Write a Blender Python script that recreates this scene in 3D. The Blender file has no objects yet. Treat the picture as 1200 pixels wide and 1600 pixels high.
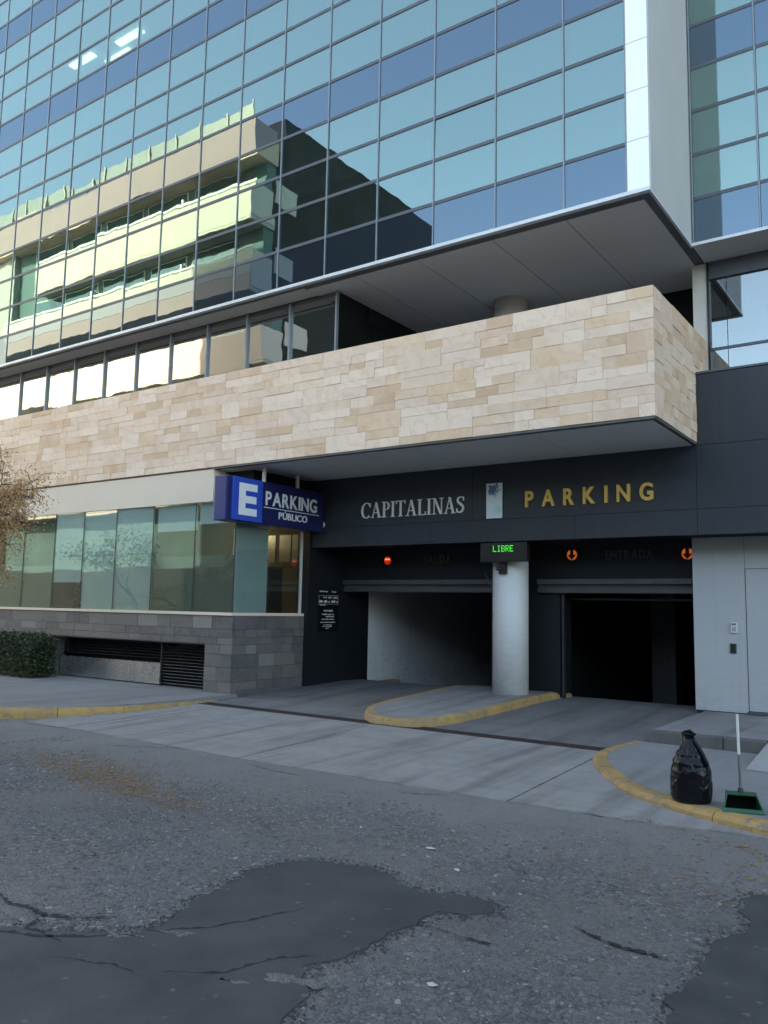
import bpy, bmesh, math, random
from mathutils import Vector, Matrix, noise as mnoise

rnd = random.Random(7)
R = math.radians
scene = bpy.context.scene
col = scene.collection

# ------------------------------------------------------------------ camera
cam_data = bpy.data.cameras.new('camera')
cam = bpy.data.objects.new('camera', cam_data)
col.objects.link(cam)
cam_data.sensor_fit = 'VERTICAL'
cam_data.sensor_height = 36.0
cam_data.sensor_width = 27.0
cam_data.lens = 1289.31 / 1600 * 36.0
cam_data.clip_start = 0.05
cam_data.clip_end = 2000
_vx = Vector((-1250 - 600, -(915 - 800), -1289.3138)).normalized() * -1
_vy = Vector((1509 - 600, -(968 - 800), -1289.3138)).normalized()
_vz = _vx.cross(_vy).normalized()
_rot = Matrix((_vx, _vy, _vz))
cam.matrix_world = Matrix.Translation((0, 0, 1.6)) @ _rot.to_4x4()
scene.camera = cam

# ------------------------------------------------------------------ sky and sun
SUN_AZ = R(-30)          # measured from +Y (into the building) towards +X
SUN_EL = R(36)
world = bpy.data.worlds.new('World')
scene.world = world
world.use_nodes = True
wn = world.node_tree.nodes
wl = world.node_tree.links
sky = wn.new('ShaderNodeTexSky')
sky.sky_type = 'NISHITA'
sky.sun_disc = False
sky.sun_elevation = SUN_EL
sky.sun_rotation = SUN_AZ
sky.altitude = 400
sky.air_density = 1.0
sky.dust_density = 2.4
sky.ozone_density = 1.0
bg = wn['Background']
bg.inputs['Strength'].default_value = 0.15
wl.new(sky.outputs['Color'], bg.inputs['Color'])

sun_data = bpy.data.lights.new('sun', 'SUN')
sun_data.energy = 3.6
sun_data.angle = R(0.5)
sun_data.color = (1.0, 0.93, 0.82)
sun = bpy.data.objects.new('sun', sun_data)
col.objects.link(sun)
to_sun = Vector((math.sin(SUN_AZ) * math.cos(SUN_EL), math.cos(SUN_AZ) * math.cos(SUN_EL), math.sin(SUN_EL)))
sun.rotation_euler = to_sun.to_track_quat('Z', 'Y').to_euler()
sun.location = (-30, 30, 60)

vs = scene.view_settings
vs.view_transform = 'Standard'
vs.look = 'None'
vs.gamma = 1.0
vs.use_curve_mapping = False
vs.exposure = 2.48
vs.use_white_balance = True
vs.white_balance_temperature = 8400
vs.white_balance_tint = 6
scene.render.engine = 'CYCLES'
scene.cycles.max_bounces = 10
scene.cycles.transparent_max_bounces = 16
scene.cycles.sample_clamp_indirect = 6
scene.cycles.caustics_reflective = False
scene.cycles.caustics_refractive = False

# ------------------------------------------------------------------ materials
class NT:
    def __init__(s, name):
        s.m = bpy.data.materials.new(name)
        s.m.use_nodes = True
        s.t = s.m.node_tree
        s.b = s.t.nodes['Principled BSDF']
        s.out = s.t.nodes['Material Output']
    def n(s, kind, **kw):
        nd = s.t.nodes.new('ShaderNode' + kind)
        for k, v in kw.items():
            if k in nd.inputs: nd.inputs[k].default_value = v
            else: setattr(nd, k, v)
        return nd
    def l(s, a, b): s.t.links.new(a, b)
    def pos(s, scale=(1, 1, 1)):
        g = s.n('NewGeometry')
        mp = s.n('Mapping'); mp.inputs['Scale'].default_value = scale
        s.l(g.outputs['Position'], mp.inputs['Vector'])
        return mp.outputs[0]
    def noise(s, vec, scale, detail=4, rough=0.55, dist=0.0):
        nd = s.n('TexNoise')
        nd.inputs['Scale'].default_value = scale
        nd.inputs['Detail'].default_value = detail
        nd.inputs['Roughness'].default_value = rough
        nd.inputs['Distortion'].default_value = dist
        s.l(vec, nd.inputs['Vector'])
        return nd.outputs['Fac']
    def ramp(s, fac, stops, interp='LINEAR'):
        nd = s.n('ValToRGB')
        cr = nd.color_ramp
        cr.interpolation = interp
        while len(cr.elements) < len(stops): cr.elements.new(0.5)
        for e, (p, c) in zip(cr.elements, stops):
            e.position = p
            e.color = (c, c, c, 1) if isinstance(c, (int, float)) else (*c, 1)
        s.l(fac, nd.inputs['Fac'])
        return nd.outputs['Color']
    def mix(s, fac, a, b, mode='MIX'):
        nd = s.n('Mix'); nd.data_type = 'RGBA'; nd.blend_type = mode
        for sock, v in ((nd.inputs[0], fac), (nd.inputs[6], a), (nd.inputs[7], b)):
            if isinstance(v, (int, float)): sock.default_value = v
            elif isinstance(v, tuple): sock.default_value = (*v, 1)
            else: s.l(v, sock)
        return nd.outputs[2]
    def math(s, op, a, b=0.0, clamp=False):
        nd = s.n('Math'); nd.operation = op; nd.use_clamp = clamp
        for i, v in enumerate((a, b)):
            if isinstance(v, (int, float)): nd.inputs[i].default_value = v
            else: s.l(v, nd.inputs[i])
        return nd.outputs[0]
    def bump(s, h, strength, dist=0.01, to=None):
        nd = s.n('Bump'); nd.inputs['Strength'].default_value = strength
        nd.inputs['Distance'].default_value = dist
        s.l(h, nd.inputs['Height'])
        s.l(nd.outputs[0], (to or s.b).inputs['Normal'])
        return nd.outputs[0]

def basic(name, c1, c2=None, scale=3.0, rough=0.6, metal=0.0, bump=0.0, bscale=60.0, spec=0.5, rvar=0.0):
    t = NT(name)
    t.b.inputs['Roughness'].default_value = rough
    t.b.inputs['Metallic'].default_value = metal
    t.b.inputs['Specular IOR Level'].default_value = spec
    p = t.pos()
    if c2 is None: c2 = tuple(v * 0.8 for v in c1)
    f = t.ramp(t.noise(p, scale, 6, 0.6), [(0.3, 0.0), (0.7, 1.0)])
    t.l(t.mix(f, c1, c2), t.b.inputs['Base Color'])
    if rvar:
        t.l(t.math('ADD', t.math('MULTIPLY', t.noise(p, scale * 2.3, 4), rvar), rough - rvar / 2), t.b.inputs['Roughness'])
    if bump: t.bump(t.noise(p, bscale, 4), bump, 0.004)
    return t.m

def emit(name, c, strength):
    t = NT(name)
    t.b.inputs['Base Color'].default_value = (*[v * .5 for v in c], 1)
    t.b.inputs['Emission Color'].default_value = (*c, 1)
    t.b.inputs['Emission Strength'].default_value = strength
    return t.m

def piece_rand(t):
    oi = t.n('ObjectInfo'); g = t.n('NewGeometry')
    return t.math('FRACT', t.math('ADD', oi.outputs['Random'], g.outputs['Random Per Island']))

def sandstone():
    t = NT('sandstone')
    r = piece_rand(t)
    base = t.ramp(r, [(0.0, (.61, .51, .42)), (.14, (.53, .40, .29)), (.24, (.66, .58, .50)), (.38, (.57, .46, .36)),
                      (.50, (.69, .61, .53)), (.62, (.60, .47, .34)), (.74, (.62, .52, .45)), (.86, (.66, .56, .46)), (.95, (.50, .37, .26))], 'CONSTANT')
    p = t.pos()
    off = t.n('VectorMath'); off.operation = 'ADD'
    cmb = t.n('CombineXYZ')
    k = t.math('MULTIPLY', r, 57.0)
    for i in range(3): t.l(k, cmb.inputs[i])
    t.l(p, off.inputs[0]); t.l(cmb.outputs[0], off.inputs[1])
    v = off.outputs[0]
    n1 = t.noise(v, 2.2, 3, .5, 1.2)
    wv = t.n('TexWave'); wv.wave_type = 'BANDS'; wv.bands_direction = 'DIAGONAL'
    wv.inputs['Scale'].default_value = 1.6; wv.inputs['Distortion'].default_value = 14
    wv.inputs['Detail'].default_value = 3; wv.inputs['Detail Scale'].default_value = 1.4
    t.l(v, wv.inputs['Vector'])
    veins = t.ramp(wv.outputs['Fac'], [(0.0, 0.0), (.78, 0.0), (.93, 1.0), (1.0, .2)])
    c = t.mix(t.math('MULTIPLY', veins, .3), base, (.42, .25, .14))
    c = t.mix(t.math('MULTIPLY', t.ramp(n1, [(.42, 0), (.68, 1)]), .35), c, (.74, .67, .59))
    c = t.mix(t.math('MULTIPLY', t.noise(v, 30, 4), .25), c, (.45, .37, .30))
    c = t.mix(1.0, c, (1.38, 1.21, 1.10), 'MULTIPLY')
    t.l(c, t.b.inputs['Base Color'])
    t.b.inputs['Roughness'].default_value = .75
    t.bump(t.noise(v, 45, 6, .65), .35, .006)
    return t.m

def slate():
    t = NT('slate_stone')
    r = piece_rand(t)
    base = t.ramp(r, [(0, (.105, .10, .105)), (.2, (.14, .135, .135)), (.4, (.085, .085, .095)), (.55, (.16, .15, .145)), (.7, (.12, .115, .12)), (.92, (.23, .22, .215))], 'CONSTANT')
    p = t.pos()
    c = t.mix(t.ramp(t.noise(p, 9, 6, .7), [(.35, 0), (.75, .6)]), base, (.20, .185, .175))
    t.l(c, t.b.inputs['Base Color'])
    t.b.inputs['Roughness'].default_value = .6
    t.bump(t.noise(p, 26, 6, .7), .45, .008)
    return t.m

def schlick(t):
    lw = t.n('LayerWeight'); lw.inputs['Blend'].default_value = .5
    return t.math('ADD', t.math('MULTIPLY', t.math('POWER', lw.outputs['Facing'], 5.0), .96), .04)

def glass(name, refl_tint, refl0, trans_tint, wave=1.0, rough=0.0, dirt=0.04):
    """coated glazing: mirror-like coat over tinted see-through body, slightly wavy"""
    t = NT(name)
    t.t.nodes.remove(t.b)
    oi = t.n('ObjectInfo')
    p = t.pos()
    off = t.n('VectorMath'); off.operation = 'ADD'
    cmb = t.n('CombineXYZ')
    k = t.math('MULTIPLY', oi.outputs['Random'], 91.0)
    for i in range(3): t.l(k, cmb.inputs[i])
    t.l(p, off.inputs[0]); t.l(cmb.outputs[0], off.inputs[1])
    gl = t.n('BsdfGlossy'); gl.inputs['Roughness'].default_value = rough
    gl.inputs['Color'].default_value = (*refl_tint, 1)
    tr = t.n('BsdfTransparent'); tr.inputs['Color'].default_value = (*trans_tint, 1)
    h = t.noise(off.outputs[0], 1.1, 2, .45)
    bp = t.n('Bump'); bp.inputs['Strength'].default_value = 1.0
    bp.inputs['Distance'].default_value = .010 * wave
    t.l(h, bp.inputs['Height'])
    t.l(bp.outputs[0], gl.inputs['Normal'])
    fac = t.math('ADD', t.math('MULTIPLY', schlick(t), 1.0 - refl0), refl0, True)
    ms = t.n('MixShader'); t.l(fac, ms.inputs[0]); t.l(tr.outputs[0], ms.inputs[1]); t.l(gl.outputs[0], ms.inputs[2])
    df = t.n('BsdfDiffuse'); df.inputs['Color'].default_value = (.45, .45, .43, 1)
    m2 = t.n('MixShader')
    dn = t.ramp(t.noise(p, 2.5, 6, .7), [(.4, dirt * .3), (.8, dirt)])
    t.l(dn, m2.inputs[0]); t.l(ms.outputs[0], m2.inputs[1]); t.l(df.outputs[0], m2.inputs[2])
    t.l(m2.outputs[0], t.out.inputs['Surface'])
    return t.m

def spandrel():
    t = NT('spandrel_glass')
    p = t.pos()
    oi = t.n('ObjectInfo')
    t.t.nodes.remove(t.b)
    gl = t.n('BsdfGlossy'); gl.inputs['Roughness'].default_value = 0.0
    gl.inputs['Color'].default_value = (.27, .385, .47, 1)
    df = t.n('BsdfDiffuse'); df.inputs['Color'].default_value = (.025, .035, .05, 1)
    off = t.n('VectorMath'); off.operation = 'ADD'
    cmb = t.n('CombineXYZ')
    k = t.math('MULTIPLY', oi.outputs['Random'], 91.0)
    for i in range(3): t.l(k, cmb.inputs[i])
    t.l(p, off.inputs[0]); t.l(cmb.outputs[0], off.inputs[1])
    h = t.noise(off.outputs[0], 1.1, 2, .45)
    bp = t.n('Bump'); bp.inputs['Strength'].default_value = 1.0; bp.inputs['Distance'].default_value = .0015
    t.l(h, bp.inputs['Height']); t.l(bp.outputs[0], gl.inputs['Normal'])
    fac = t.math('ADD', t.math('MULTIPLY', schlick(t), .55), .45, True)
    ms = t.n('MixShader'); t.l(fac, ms.inputs[0]); t.l(df.outputs[0], ms.inputs[1]); t.l(gl.outputs[0], ms.inputs[2])
    t.l(ms.outputs[0], t.out.inputs['Surface'])
    return t.m

def asphalt():
    t = NT('worn_asphalt')
    p = t.pos()
    big = t.ramp(t.noise(p, .55, 5, .6), [(.35, 0), (.68, 1)])
    mid = t.noise(p, 6, 6, .65)
    c = t.mix(big, (.178, .165, .150), (.235, .219, .20))
    c = t.mix(t.ramp(mid, [(.35, 0), (.7, .5)]), c, (.135, .13, .127))
    vo = t.n('TexVoronoi'); vo.inputs['Scale'].default_value = 85; t.l(p, vo.inputs['Vector'])
    sx = t.n('SeparateColor'); t.l(vo.outputs['Color'], sx.inputs[0])
    st = t.ramp(sx.outputs[0], [(0, .0), (.55, 0.0), (.6, .35), (.92, .55), (.94, 1), (1, 1)])
    c = t.mix(t.math('MULTIPLY', st, t.ramp(t.noise(p, 1.1, 3, .6), [(.35, .1), (.7, .45)])), c, (.31, .305, .30))
    v2 = t.n('TexVoronoi'); v2.inputs['Scale'].default_value = 42; v2.inputs['Randomness'].default_value = 1; t.l(p, v2.inputs['Vector'])
    s2 = t.n('SeparateColor'); t.l(v2.outputs['Color'], s2.inputs[0])
    c = t.mix(t.ramp(s2.outputs[1], [(.5, 0), (.9, .5)]), c, (.125, .12, .118))
    c = t.mix(t.ramp(s2.outputs[2], [(.7, 0), (1, .45)]), c, (.26, .255, .25))
    st2 = t.ramp(sx.outputs[1], [(0, 1), (.22, 1), (.26, 0)])
    c = t.mix(t.math('MULTIPLY', st2, .45), c, (.08, .08, .085))
    # exposed aggregate: stones with dark crevices where the binder has worn away
    wob_ = t.n('VectorMath'); wob_.operation = 'ADD'
    nz = t.n('TexNoise'); nz.inputs['Scale'].default_value = 40; t.l(p, nz.inputs['Vector'])
    scl = t.n('VectorMath'); scl.operation = 'SCALE'; scl.inputs['Scale'].default_value = .012; t.l(nz.outputs['Color'], scl.inputs[0])
    t.l(p, wob_.inputs[0]); t.l(scl.outputs[0], wob_.inputs[1])
    ve = t.n('TexVoronoi'); ve.feature = 'DISTANCE_TO_EDGE'; ve.inputs['Scale'].default_value = 30; t.l(wob_.outputs[0], ve.inputs['Vector'])
    vc = t.n('TexVoronoi'); vc.inputs['Scale'].default_value = 30; t.l(wob_.outputs[0], vc.inputs['Vector'])
    vs_ = t.n('SeparateColor'); t.l(vc.outputs['Color'], vs_.inputs[0])
    expo = t.math('MULTIPLY', t.ramp(t.noise(p, 1.25, 5, .65, .4), [(.40, 0), (.56, 1)]), t.ramp(vs_.outputs[2], [(.15, .25), (.6, 1)]))
    stone_c = t.ramp(vs_.outputs[0], [(0, (.07, .066, .063)), (.3, (.145, .138, .13)), (.65, (.23, .22, .21)), (.9, (.30, .29, .28)), (1, (.50, .49, .47))])
    crev = t.ramp(ve.outputs['Distance'], [(.02, 0), (.12, 1)])
    stone_c = t.mix(crev, (.035, .034, .033), stone_c)
    c = t.mix(t.math('MULTIPLY', expo, .85), c, stone_c)
    fine = t.noise(p, 160, 3, .6)
    c = t.mix(t.math('MULTIPLY', fine, .25), c, (.11, .11, .115))
    # brown dust and leaf litter stains near the kerbs
    st3 = t.ramp(t.noise(p, 1.3, 5, .65, .5), [(.58, 0), (.75, .5)])
    c = t.mix(st3, c, (.17, .145, .12))
    # darker worn areas, and cement slurry washed out from the apron towards the road
    c = t.mix(t.ramp(t.noise(p, .8, 4, .6, .6), [(.5, 0), (.7, .5)]), c, (.115, .112, .112))
    sy = t.n('SeparateXYZ'); t.l(p, sy.inputs[0])
    yy = t.math('ADD', sy.outputs[1], t.math('MULTIPLY', t.math('SUBTRACT', t.noise(p, 1.6, 6, .65), .5), 2.2))
    my = t.n('MapRange'); my.inputs['From Min'].default_value = 4.7; my.inputs['From Max'].default_value = 6.2; t.l(yy, my.inputs['Value'])
    c = t.mix(t.math('MULTIPLY', my.outputs[0], .85), c, t.mix(t.noise(p, 5, 6, .7), (.275, .268, .255), (.20, .197, .19)))
    t.l(c, t.b.inputs['Base Color'])
    t.b.inputs['Roughness'].default_value = .8
    h = t.math('ADD', t.math('MULTIPLY', vo.outputs['Distance'], -1.2), t.math('MULTIPLY', mid, 1.4))
    h = t.math('ADD', h, t.math('MULTIPLY', fine, .5))
    h = t.math('ADD', h, t.math('MULTIPLY', t.math('MULTIPLY', crev, expo), .8))
    t.bump(h, .75, .012)
    return t.m

def patch_asphalt():
    t = NT('patch_asphalt')
    p = t.pos()
    c = t.mix(t.ramp(t.noise(p, 2.2, 6, .6), [(.3, 0), (.7, 1)]), (.042, .043, .042), (.088, .087, .084))
    c = t.mix(t.math('MULTIPLY', t.noise(p, 130, 3), .45), c, (.03, .033, .036))
    vo = t.n('TexVoronoi'); vo.inputs['Scale'].default_value = 45; t.l(p, vo.inputs['Vector'])
    sx = t.n('SeparateColor'); t.l(vo.outputs['Color'], sx.inputs[0])
    c = t.mix(t.ramp(sx.outputs[0], [(.0, 0), (.994, 0), (.997, .4)]), c, (.22, .22, .22))
    t.l(c, t.b.inputs['Base Color'])
    t.b.inputs['Roughness'].default_value = .72
    t.bump(t.math('ADD', t.noise(p, 120, 4), t.math('MULTIPLY', t.noise(p, 9, 3), .8)), .5, .006)
    return t.m

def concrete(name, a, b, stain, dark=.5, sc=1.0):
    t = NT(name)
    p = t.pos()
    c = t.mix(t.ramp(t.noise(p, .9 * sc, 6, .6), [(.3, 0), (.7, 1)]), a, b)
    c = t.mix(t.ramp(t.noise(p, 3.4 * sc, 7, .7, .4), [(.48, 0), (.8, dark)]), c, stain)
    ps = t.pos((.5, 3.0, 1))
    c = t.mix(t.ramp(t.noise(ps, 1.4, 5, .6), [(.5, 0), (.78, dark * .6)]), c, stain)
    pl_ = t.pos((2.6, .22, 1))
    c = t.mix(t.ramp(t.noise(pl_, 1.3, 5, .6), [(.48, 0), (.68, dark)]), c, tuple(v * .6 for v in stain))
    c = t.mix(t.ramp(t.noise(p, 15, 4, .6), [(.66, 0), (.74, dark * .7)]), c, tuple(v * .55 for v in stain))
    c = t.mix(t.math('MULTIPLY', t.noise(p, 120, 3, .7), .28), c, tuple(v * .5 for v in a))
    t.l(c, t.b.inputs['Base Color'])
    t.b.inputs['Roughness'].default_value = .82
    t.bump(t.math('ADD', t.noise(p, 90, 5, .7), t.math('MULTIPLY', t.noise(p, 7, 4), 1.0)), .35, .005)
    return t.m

def kerb_paint():
    t = NT('yellow_kerb_paint')
    p = t.pos()
    pc = t.mix(t.noise(p, 5, 5, .6), (.54, .33, .095), (.43, .27, .11))
    cc = t.mix(t.noise(p, 14, 4), (.25, .235, .215), (.13, .12, .11))
    w = t.ramp(t.noise(p, 8.5, 9, .78), [(.50, 0), (.60, .9)])
    c = t.mix(w, pc, cc)
    c = t.mix(t.ramp(t.noise(p, 2.1, 6, .7), [(.40, 0), (.72, .7)]), c, (.23, .165, .095))
    t.l(c, t.b.inputs['Base Color'])
    t.b.inputs['Roughness'].default_value = .7
    t.bump(t.noise(p, 40, 6, .7), .5, .008)
    return t.m

def leafy(name, cols, rough=.6, transl=.25):
    t = NT(name)
    r = piece_rand(t)
    c = t.ramp(r, [(i / max(1, len(cols) - 1), c) for i, c in enumerate(cols)])
    t.l(c, t.b.inputs['Base Color'])
    t.b.inputs['Roughness'].default_value = rough
    tl = t.n('BsdfTranslucent'); t.l(c, tl.inputs['Color'])
    ms = t.n('MixShader'); ms.inputs[0].default_value = transl
    t.l(t.b.outputs[0], ms.inputs[1]); t.l(tl.outputs[0], ms.inputs[2]); t.l(ms.outputs[0], t.out.inputs['Surface'])
    return t.m

def black_plastic():
    t = NT('black_bin_liner')
    p = t.pos()
    t.b.inputs['Base Color'].default_value = (.005, .006, .009, 1)
    t.b.inputs['Roughness'].default_value = .24
    t.b.inputs['Specular IOR Level'].default_value = .3
    ps = t.pos((1.0, 1.0, .35))
    h = t.math('ADD', t.noise(ps, 26, 4, .6, 1.0), t.math('MULTIPLY', t.noise(p, 60, 3, .5, 1.5), .35))
    t.bump(h, .35, .003)
    return t.m

def emblem_print():
    t = NT('emblem_print')
    tc = t.n('TexCoord')
    v = tc.outputs['Generated']
    sp = t.n('SeparateXYZ'); t.l(v, sp.inputs[0])
    n1 = t.noise(v, 6, 6, .75, .6)
    # blotches gather round the upper left
    dx = t.math('SUBTRACT', sp.outputs[0], .42); dz = t.math('SUBTRACT', sp.outputs[2], .80)
    d = t.math('SQRT', t.math('ADD', t.math('MULTIPLY', dx, dx), t.math('MULTIPLY', t.math('MULTIPLY', dz, dz), 5)))
    f = t.ramp(t.math('SUBTRACT', n1, t.math('MULTIPLY', d, .62)), [(.26, 0), (.32, 1)])
    c = t.mix(f, (.62, .72, .76), (.03, .10, .24))
    dx2 = t.math('SUBTRACT', sp.outputs[0], .85); dz2 = t.math('SUBTRACT', sp.outputs[2], .24)
    d2 = t.math('SQRT', t.math('ADD', t.math('MULTIPLY', dx2, dx2), t.math('MULTIPLY', t.math('MULTIPLY', dz2, dz2), 9)))
    c = t.mix(t.ramp(d2, [(.05, .8), (.5, 0)]), c, (.30, .62, .58))
    t.l(c, t.b.inputs['Base Color'])
    t.b.inputs['Roughness'].default_value = .3
    return t.m

M = {}
M['stone'] = sandstone()
M['slate'] = slate()
M['vision'] = glass('vision_glass', (.44, .61, .585), .46, (.42, .60, .58), .15)
M['wing'] = glass('wing_glass', (.50, .68, .63), .40, (.42, .60, .58), .15)
M['wing_low'] = glass('wing_low_glass', (.50, .55, .58), .40, (.42, .52, .52), .12)
M['strip'] = glass('strip_glass', (.82, .85, .82), .52, (.25, .30, .32), .3)
M['shop'] = glass('shop_glass', (.95, 1, 1), .07, (.86, .93, .92), .12)
M['loggia'] = glass('loggia_glass', (.6, .7, .7), .06, (.2, .25, .27), .5)
M['aptglass'] = glass('apartment_glass', (.6, .75, .75), .12, (.45, .60, .60), .5)
M['spandrel'] = spandrel()
M['asphalt'] = asphalt()
M['patch'] = patch_asphalt()
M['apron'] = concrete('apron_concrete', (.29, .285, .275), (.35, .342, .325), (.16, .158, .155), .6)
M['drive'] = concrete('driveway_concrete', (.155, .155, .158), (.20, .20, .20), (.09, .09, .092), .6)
M['walk'] = concrete('sidewalk_concrete', (.24, .245, .25), (.29, .29, .288), (.16, .16, .158), .5)
M['walk_light'] = concrete('pale_paving', (.36, .365, .37), (.40, .40, .40), (.25, .25, .25), .4)
M['island'] = concrete('island_concrete', (.25, .25, .255), (.30, .30, .30), (.13, .13, .13), .55, 1.5)
M['stepblock'] = concrete('step_block_concrete', (.115, .11, .108), (.15, .145, .14), (.08, .08, .08), .5, 2)
M['kerb'] = kerb_paint()
M['crack'] = basic('crack_dirt', (.018, .018, .02), (.035, .033, .03), 20, .95)
M['plaster'] = basic('cream_plaster', (.80, .69, .56), (.75, .64, .52), 1.2, .8, bump=.1)
M['white_metal'] = basic('white_metal_cladding', (.93, .93, .93), (.90, .90, .90), .8, .3, .2)
M['end_wall'] = basic('pale_grey_render', (.62, .63, .63), (.55, .56, .565), .7, .6, bump=.12, bscale=90)
M['soffit'] = basic('grey_soffit_panel', (.74, .72, .71), (.69, .675, .665), 1.0, .6)
M['soffit_dark'] = basic('dark_soffit_edge', (.13, .133, .14), None, 1.0, .5)
M['trim'] = basic('brushed_steel_trim', (.72, .73, .76), (.64, .65, .68), 6, .4, .15)
M['mullion'] = basic('silver_mullion', (.26, .30, .34), (.22, .25, .29), 6, .4, .3)
M['transom'] = basic('slate_blue_transom', (.085, .10, .125), (.07, .085, .11), 4, .45)
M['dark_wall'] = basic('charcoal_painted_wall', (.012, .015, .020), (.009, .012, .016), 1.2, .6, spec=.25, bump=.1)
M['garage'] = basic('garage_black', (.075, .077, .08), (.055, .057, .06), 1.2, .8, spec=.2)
def scuffed(name, c1, c2, dirt, z_lo, z_hi, amount):
    t = NT(name); p = t.pos()
    c = t.mix(t.ramp(t.noise(p, 1.1, 6, .6), [(.3, 0), (.7, 1)]), c1, c2)
    sz = t.n('SeparateXYZ'); t.l(p, sz.inputs[0])
    mr = t.n('MapRange'); mr.inputs['From Min'].default_value = z_hi; mr.inputs['From Max'].default_value = z_lo; t.l(sz.outputs[2], mr.inputs['Value'])
    sm_ = t.ramp(t.noise(t.pos((2.2, 2.2, 6)), 2.3, 7, .72), [(.47, 0), (.66, 1)])
    c = t.mix(t.math('MULTIPLY', t.math('MULTIPLY', sm_, mr.outputs[0]), amount), c, dirt)
    st_ = t.ramp(t.noise(t.pos((9, 9, .35)), 1.6, 5, .65), [(.55, 0), (.78, .5)])
    c = t.mix(t.math('MULTIPLY', st_, amount), c, dirt)
    t.l(c, t.b.inputs['Base Color']); t.b.inputs['Roughness'].default_value = .5
    t.bump(t.noise(p, 40, 4), .12, .004)
    return t.m
M['column'] = scuffed('white_painted_column', (.70, .71, .72), (.64, .65, .66), (.30, .30, .30), .1, 2.0, .35)
M['ramp_wall'] = scuffed('white_ramp_wall', (.84, .86, .88), (.76, .78, .80), (.25, .22, .22), -.5, 1.2, .6)
M['dark_panel'] = scuffed('charcoal_blue_panel', (.021, .028, .038), (.017, .023, .032), (.045, .050, .056), 2.6, 3.2, .7)
M['pilaster'] = basic('pale_pilaster', (.66, .63, .60), (.60, .575, .55), 1.5, .7)
M['grey_panel'] = scuffed('light_grey_metal_panel', (.46, .48, .50), (.42, .44, .465), (.27, .28, .29), .1, 1.1, .4)
M['door_seam'] = basic('seam_black', (.02, .02, .022), None, 2, .7)
M['bar_metal'] = basic('dull_shutter_metal', (.075, .078, .082), (.055, .058, .062), 5, .5, .3)
M['steel'] = basic('stainless_panel', (.60, .60, .60), (.50, .50, .51), 2, .28, .85, rvar=.15)
M['louvre'] = basic('dark_louvre_metal', (.045, .05, .056), (.03, .034, .04), 5, .4, .4)
M['sign_blue'] = basic('navy_sign_enamel', (.014, .018, .105), (.012, .015, .085), 1, .3)
M['sign_edge'] = basic('blue_sign_edge', (.035, .055, .20), (.03, .045, .17), 1.5, .3)
M['sign_bright'] = basic('bright_blue_panel', (.02, .085, .50), (.018, .075, .44), 1.5, .25)
M['sign_white'] = basic('white_sign_vinyl', (.80, .82, .84), (.74, .77, .80), 3, .4)
M['gold'] = basic('gold_letter_paint', (.74, .46, .11), (.66, .40, .09), 8, .45, .05)
M['silver_letter'] = basic('silver_letter_metal', (.86, .86, .86), (.78, .78, .78), 9, .45, .05)
M['dark_letter'] = basic('tarnished_letter', (.05, .044, .042), (.035, .032, .031), 9, .5)
M['black'] = basic('black_plastic', (.012, .012, .013), None, 3, .4)
M['board_black'] = basic('black_board', (.008, .009, .011), None, 3, .35)
M['white_plastic'] = basic('white_plastic', (.70, .70, .69), (.62, .62, .61), 8, .4)
M['rust'] = basic('rusty_drain_iron', (.075, .048, .042), (.035, .027, .026), 14, .8, .2, bump=.5, bscale=120)
M['bag'] = black_plastic()
M['green'] = basic('green_dustpan_plastic', (.012, .115, .055), (.010, .085, .042), 6, .42)
M['green_in'] = basic('dustpan_inside', (.006, .009, .008), None, 6, .9, spec=.1)
M['pole_grey'] = basic('grey_tube', (.22, .23, .24), (.16, .17, .18), 12, .4, .5)
M['pole_white'] = basic('white_tube', (.76, .77, .77), (.66, .67, .67), 14, .4)
M['blind'] = basic('grey_green_blind', (.42, .50, .46), (.36, .45, .42), 2, .8)
M['blind_white'] = basic('white_roller_blind', (.62, .68, .69), (.57, .63, .645), 2, .7)
M['film'] = basic('frosted_film', (.52, .59, .57), (.46, .53, .515), 1.2, .4)
M['film_pale'] = basic('pale_film', (.50, .58, .62), (.46, .54, .58), 1.2, .4)
M['film_dark'] = basic('frosted_film_dim', (.15, .165, .125), (.11, .125, .10), 1.2, .4)
M['room'] = basic('office_wall', (.16, .13, .09), (.13, .105, .07), 1, .8)
M['room_pale'] = basic('office_interior', (.20, .22, .21), (.15, .165, .16), 1, .8)
M['room_floor'] = basic('office_floor', (.12, .10, .085), None, 1, .6)
M['emblem'] = emblem_print()
M['led'] = emit('green_led', (.04, .9, .08), .17)
M['red_lamp'] = emit('red_lamp', (1.0, .04, .010), .07)
M['pale_lamp'] = emit('pale_orange_lamp', (1.0, .42, .22), .16)
M['orange_lamp'] = emit('orange_lamp', (1.0, .20, .05), .07)
M['warm_lamp'] = emit('warm_ceiling_lamp', (1.0, .78, .36), 3)
M['office_lamp'] = emit('office_light', (1.0, .95, .82), 2.5)
M['bark'] = basic('bark', (.075, .058, .045), (.05, .04, .032), 14, .9, bump=.6, bscale=40)
M['autumn'] = leafy('autumn_leaf', [(.58, .31, .12), (.68, .43, .20), (.48, .25, .10), (.72, .52, .30), (.36, .22, .10)], .6, .4)
M['hedge'] = leafy('hedge_leaf', [(.026, .046, .018), (.042, .070, .026), (.020, .036, .015), (.060, .090, .034)], .5, .15)
M['green_leaf'] = leafy('green_leaf', [(.045, .075, .025), (.08, .11, .04), (.035, .06, .022), (.11, .13, .05)])
M['litter'] = leafy('fallen_leaf', [(.28, .15, .06), (.38, .23, .10), (.16, .095, .05), (.32, .19, .09)], .8, .05)
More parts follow.
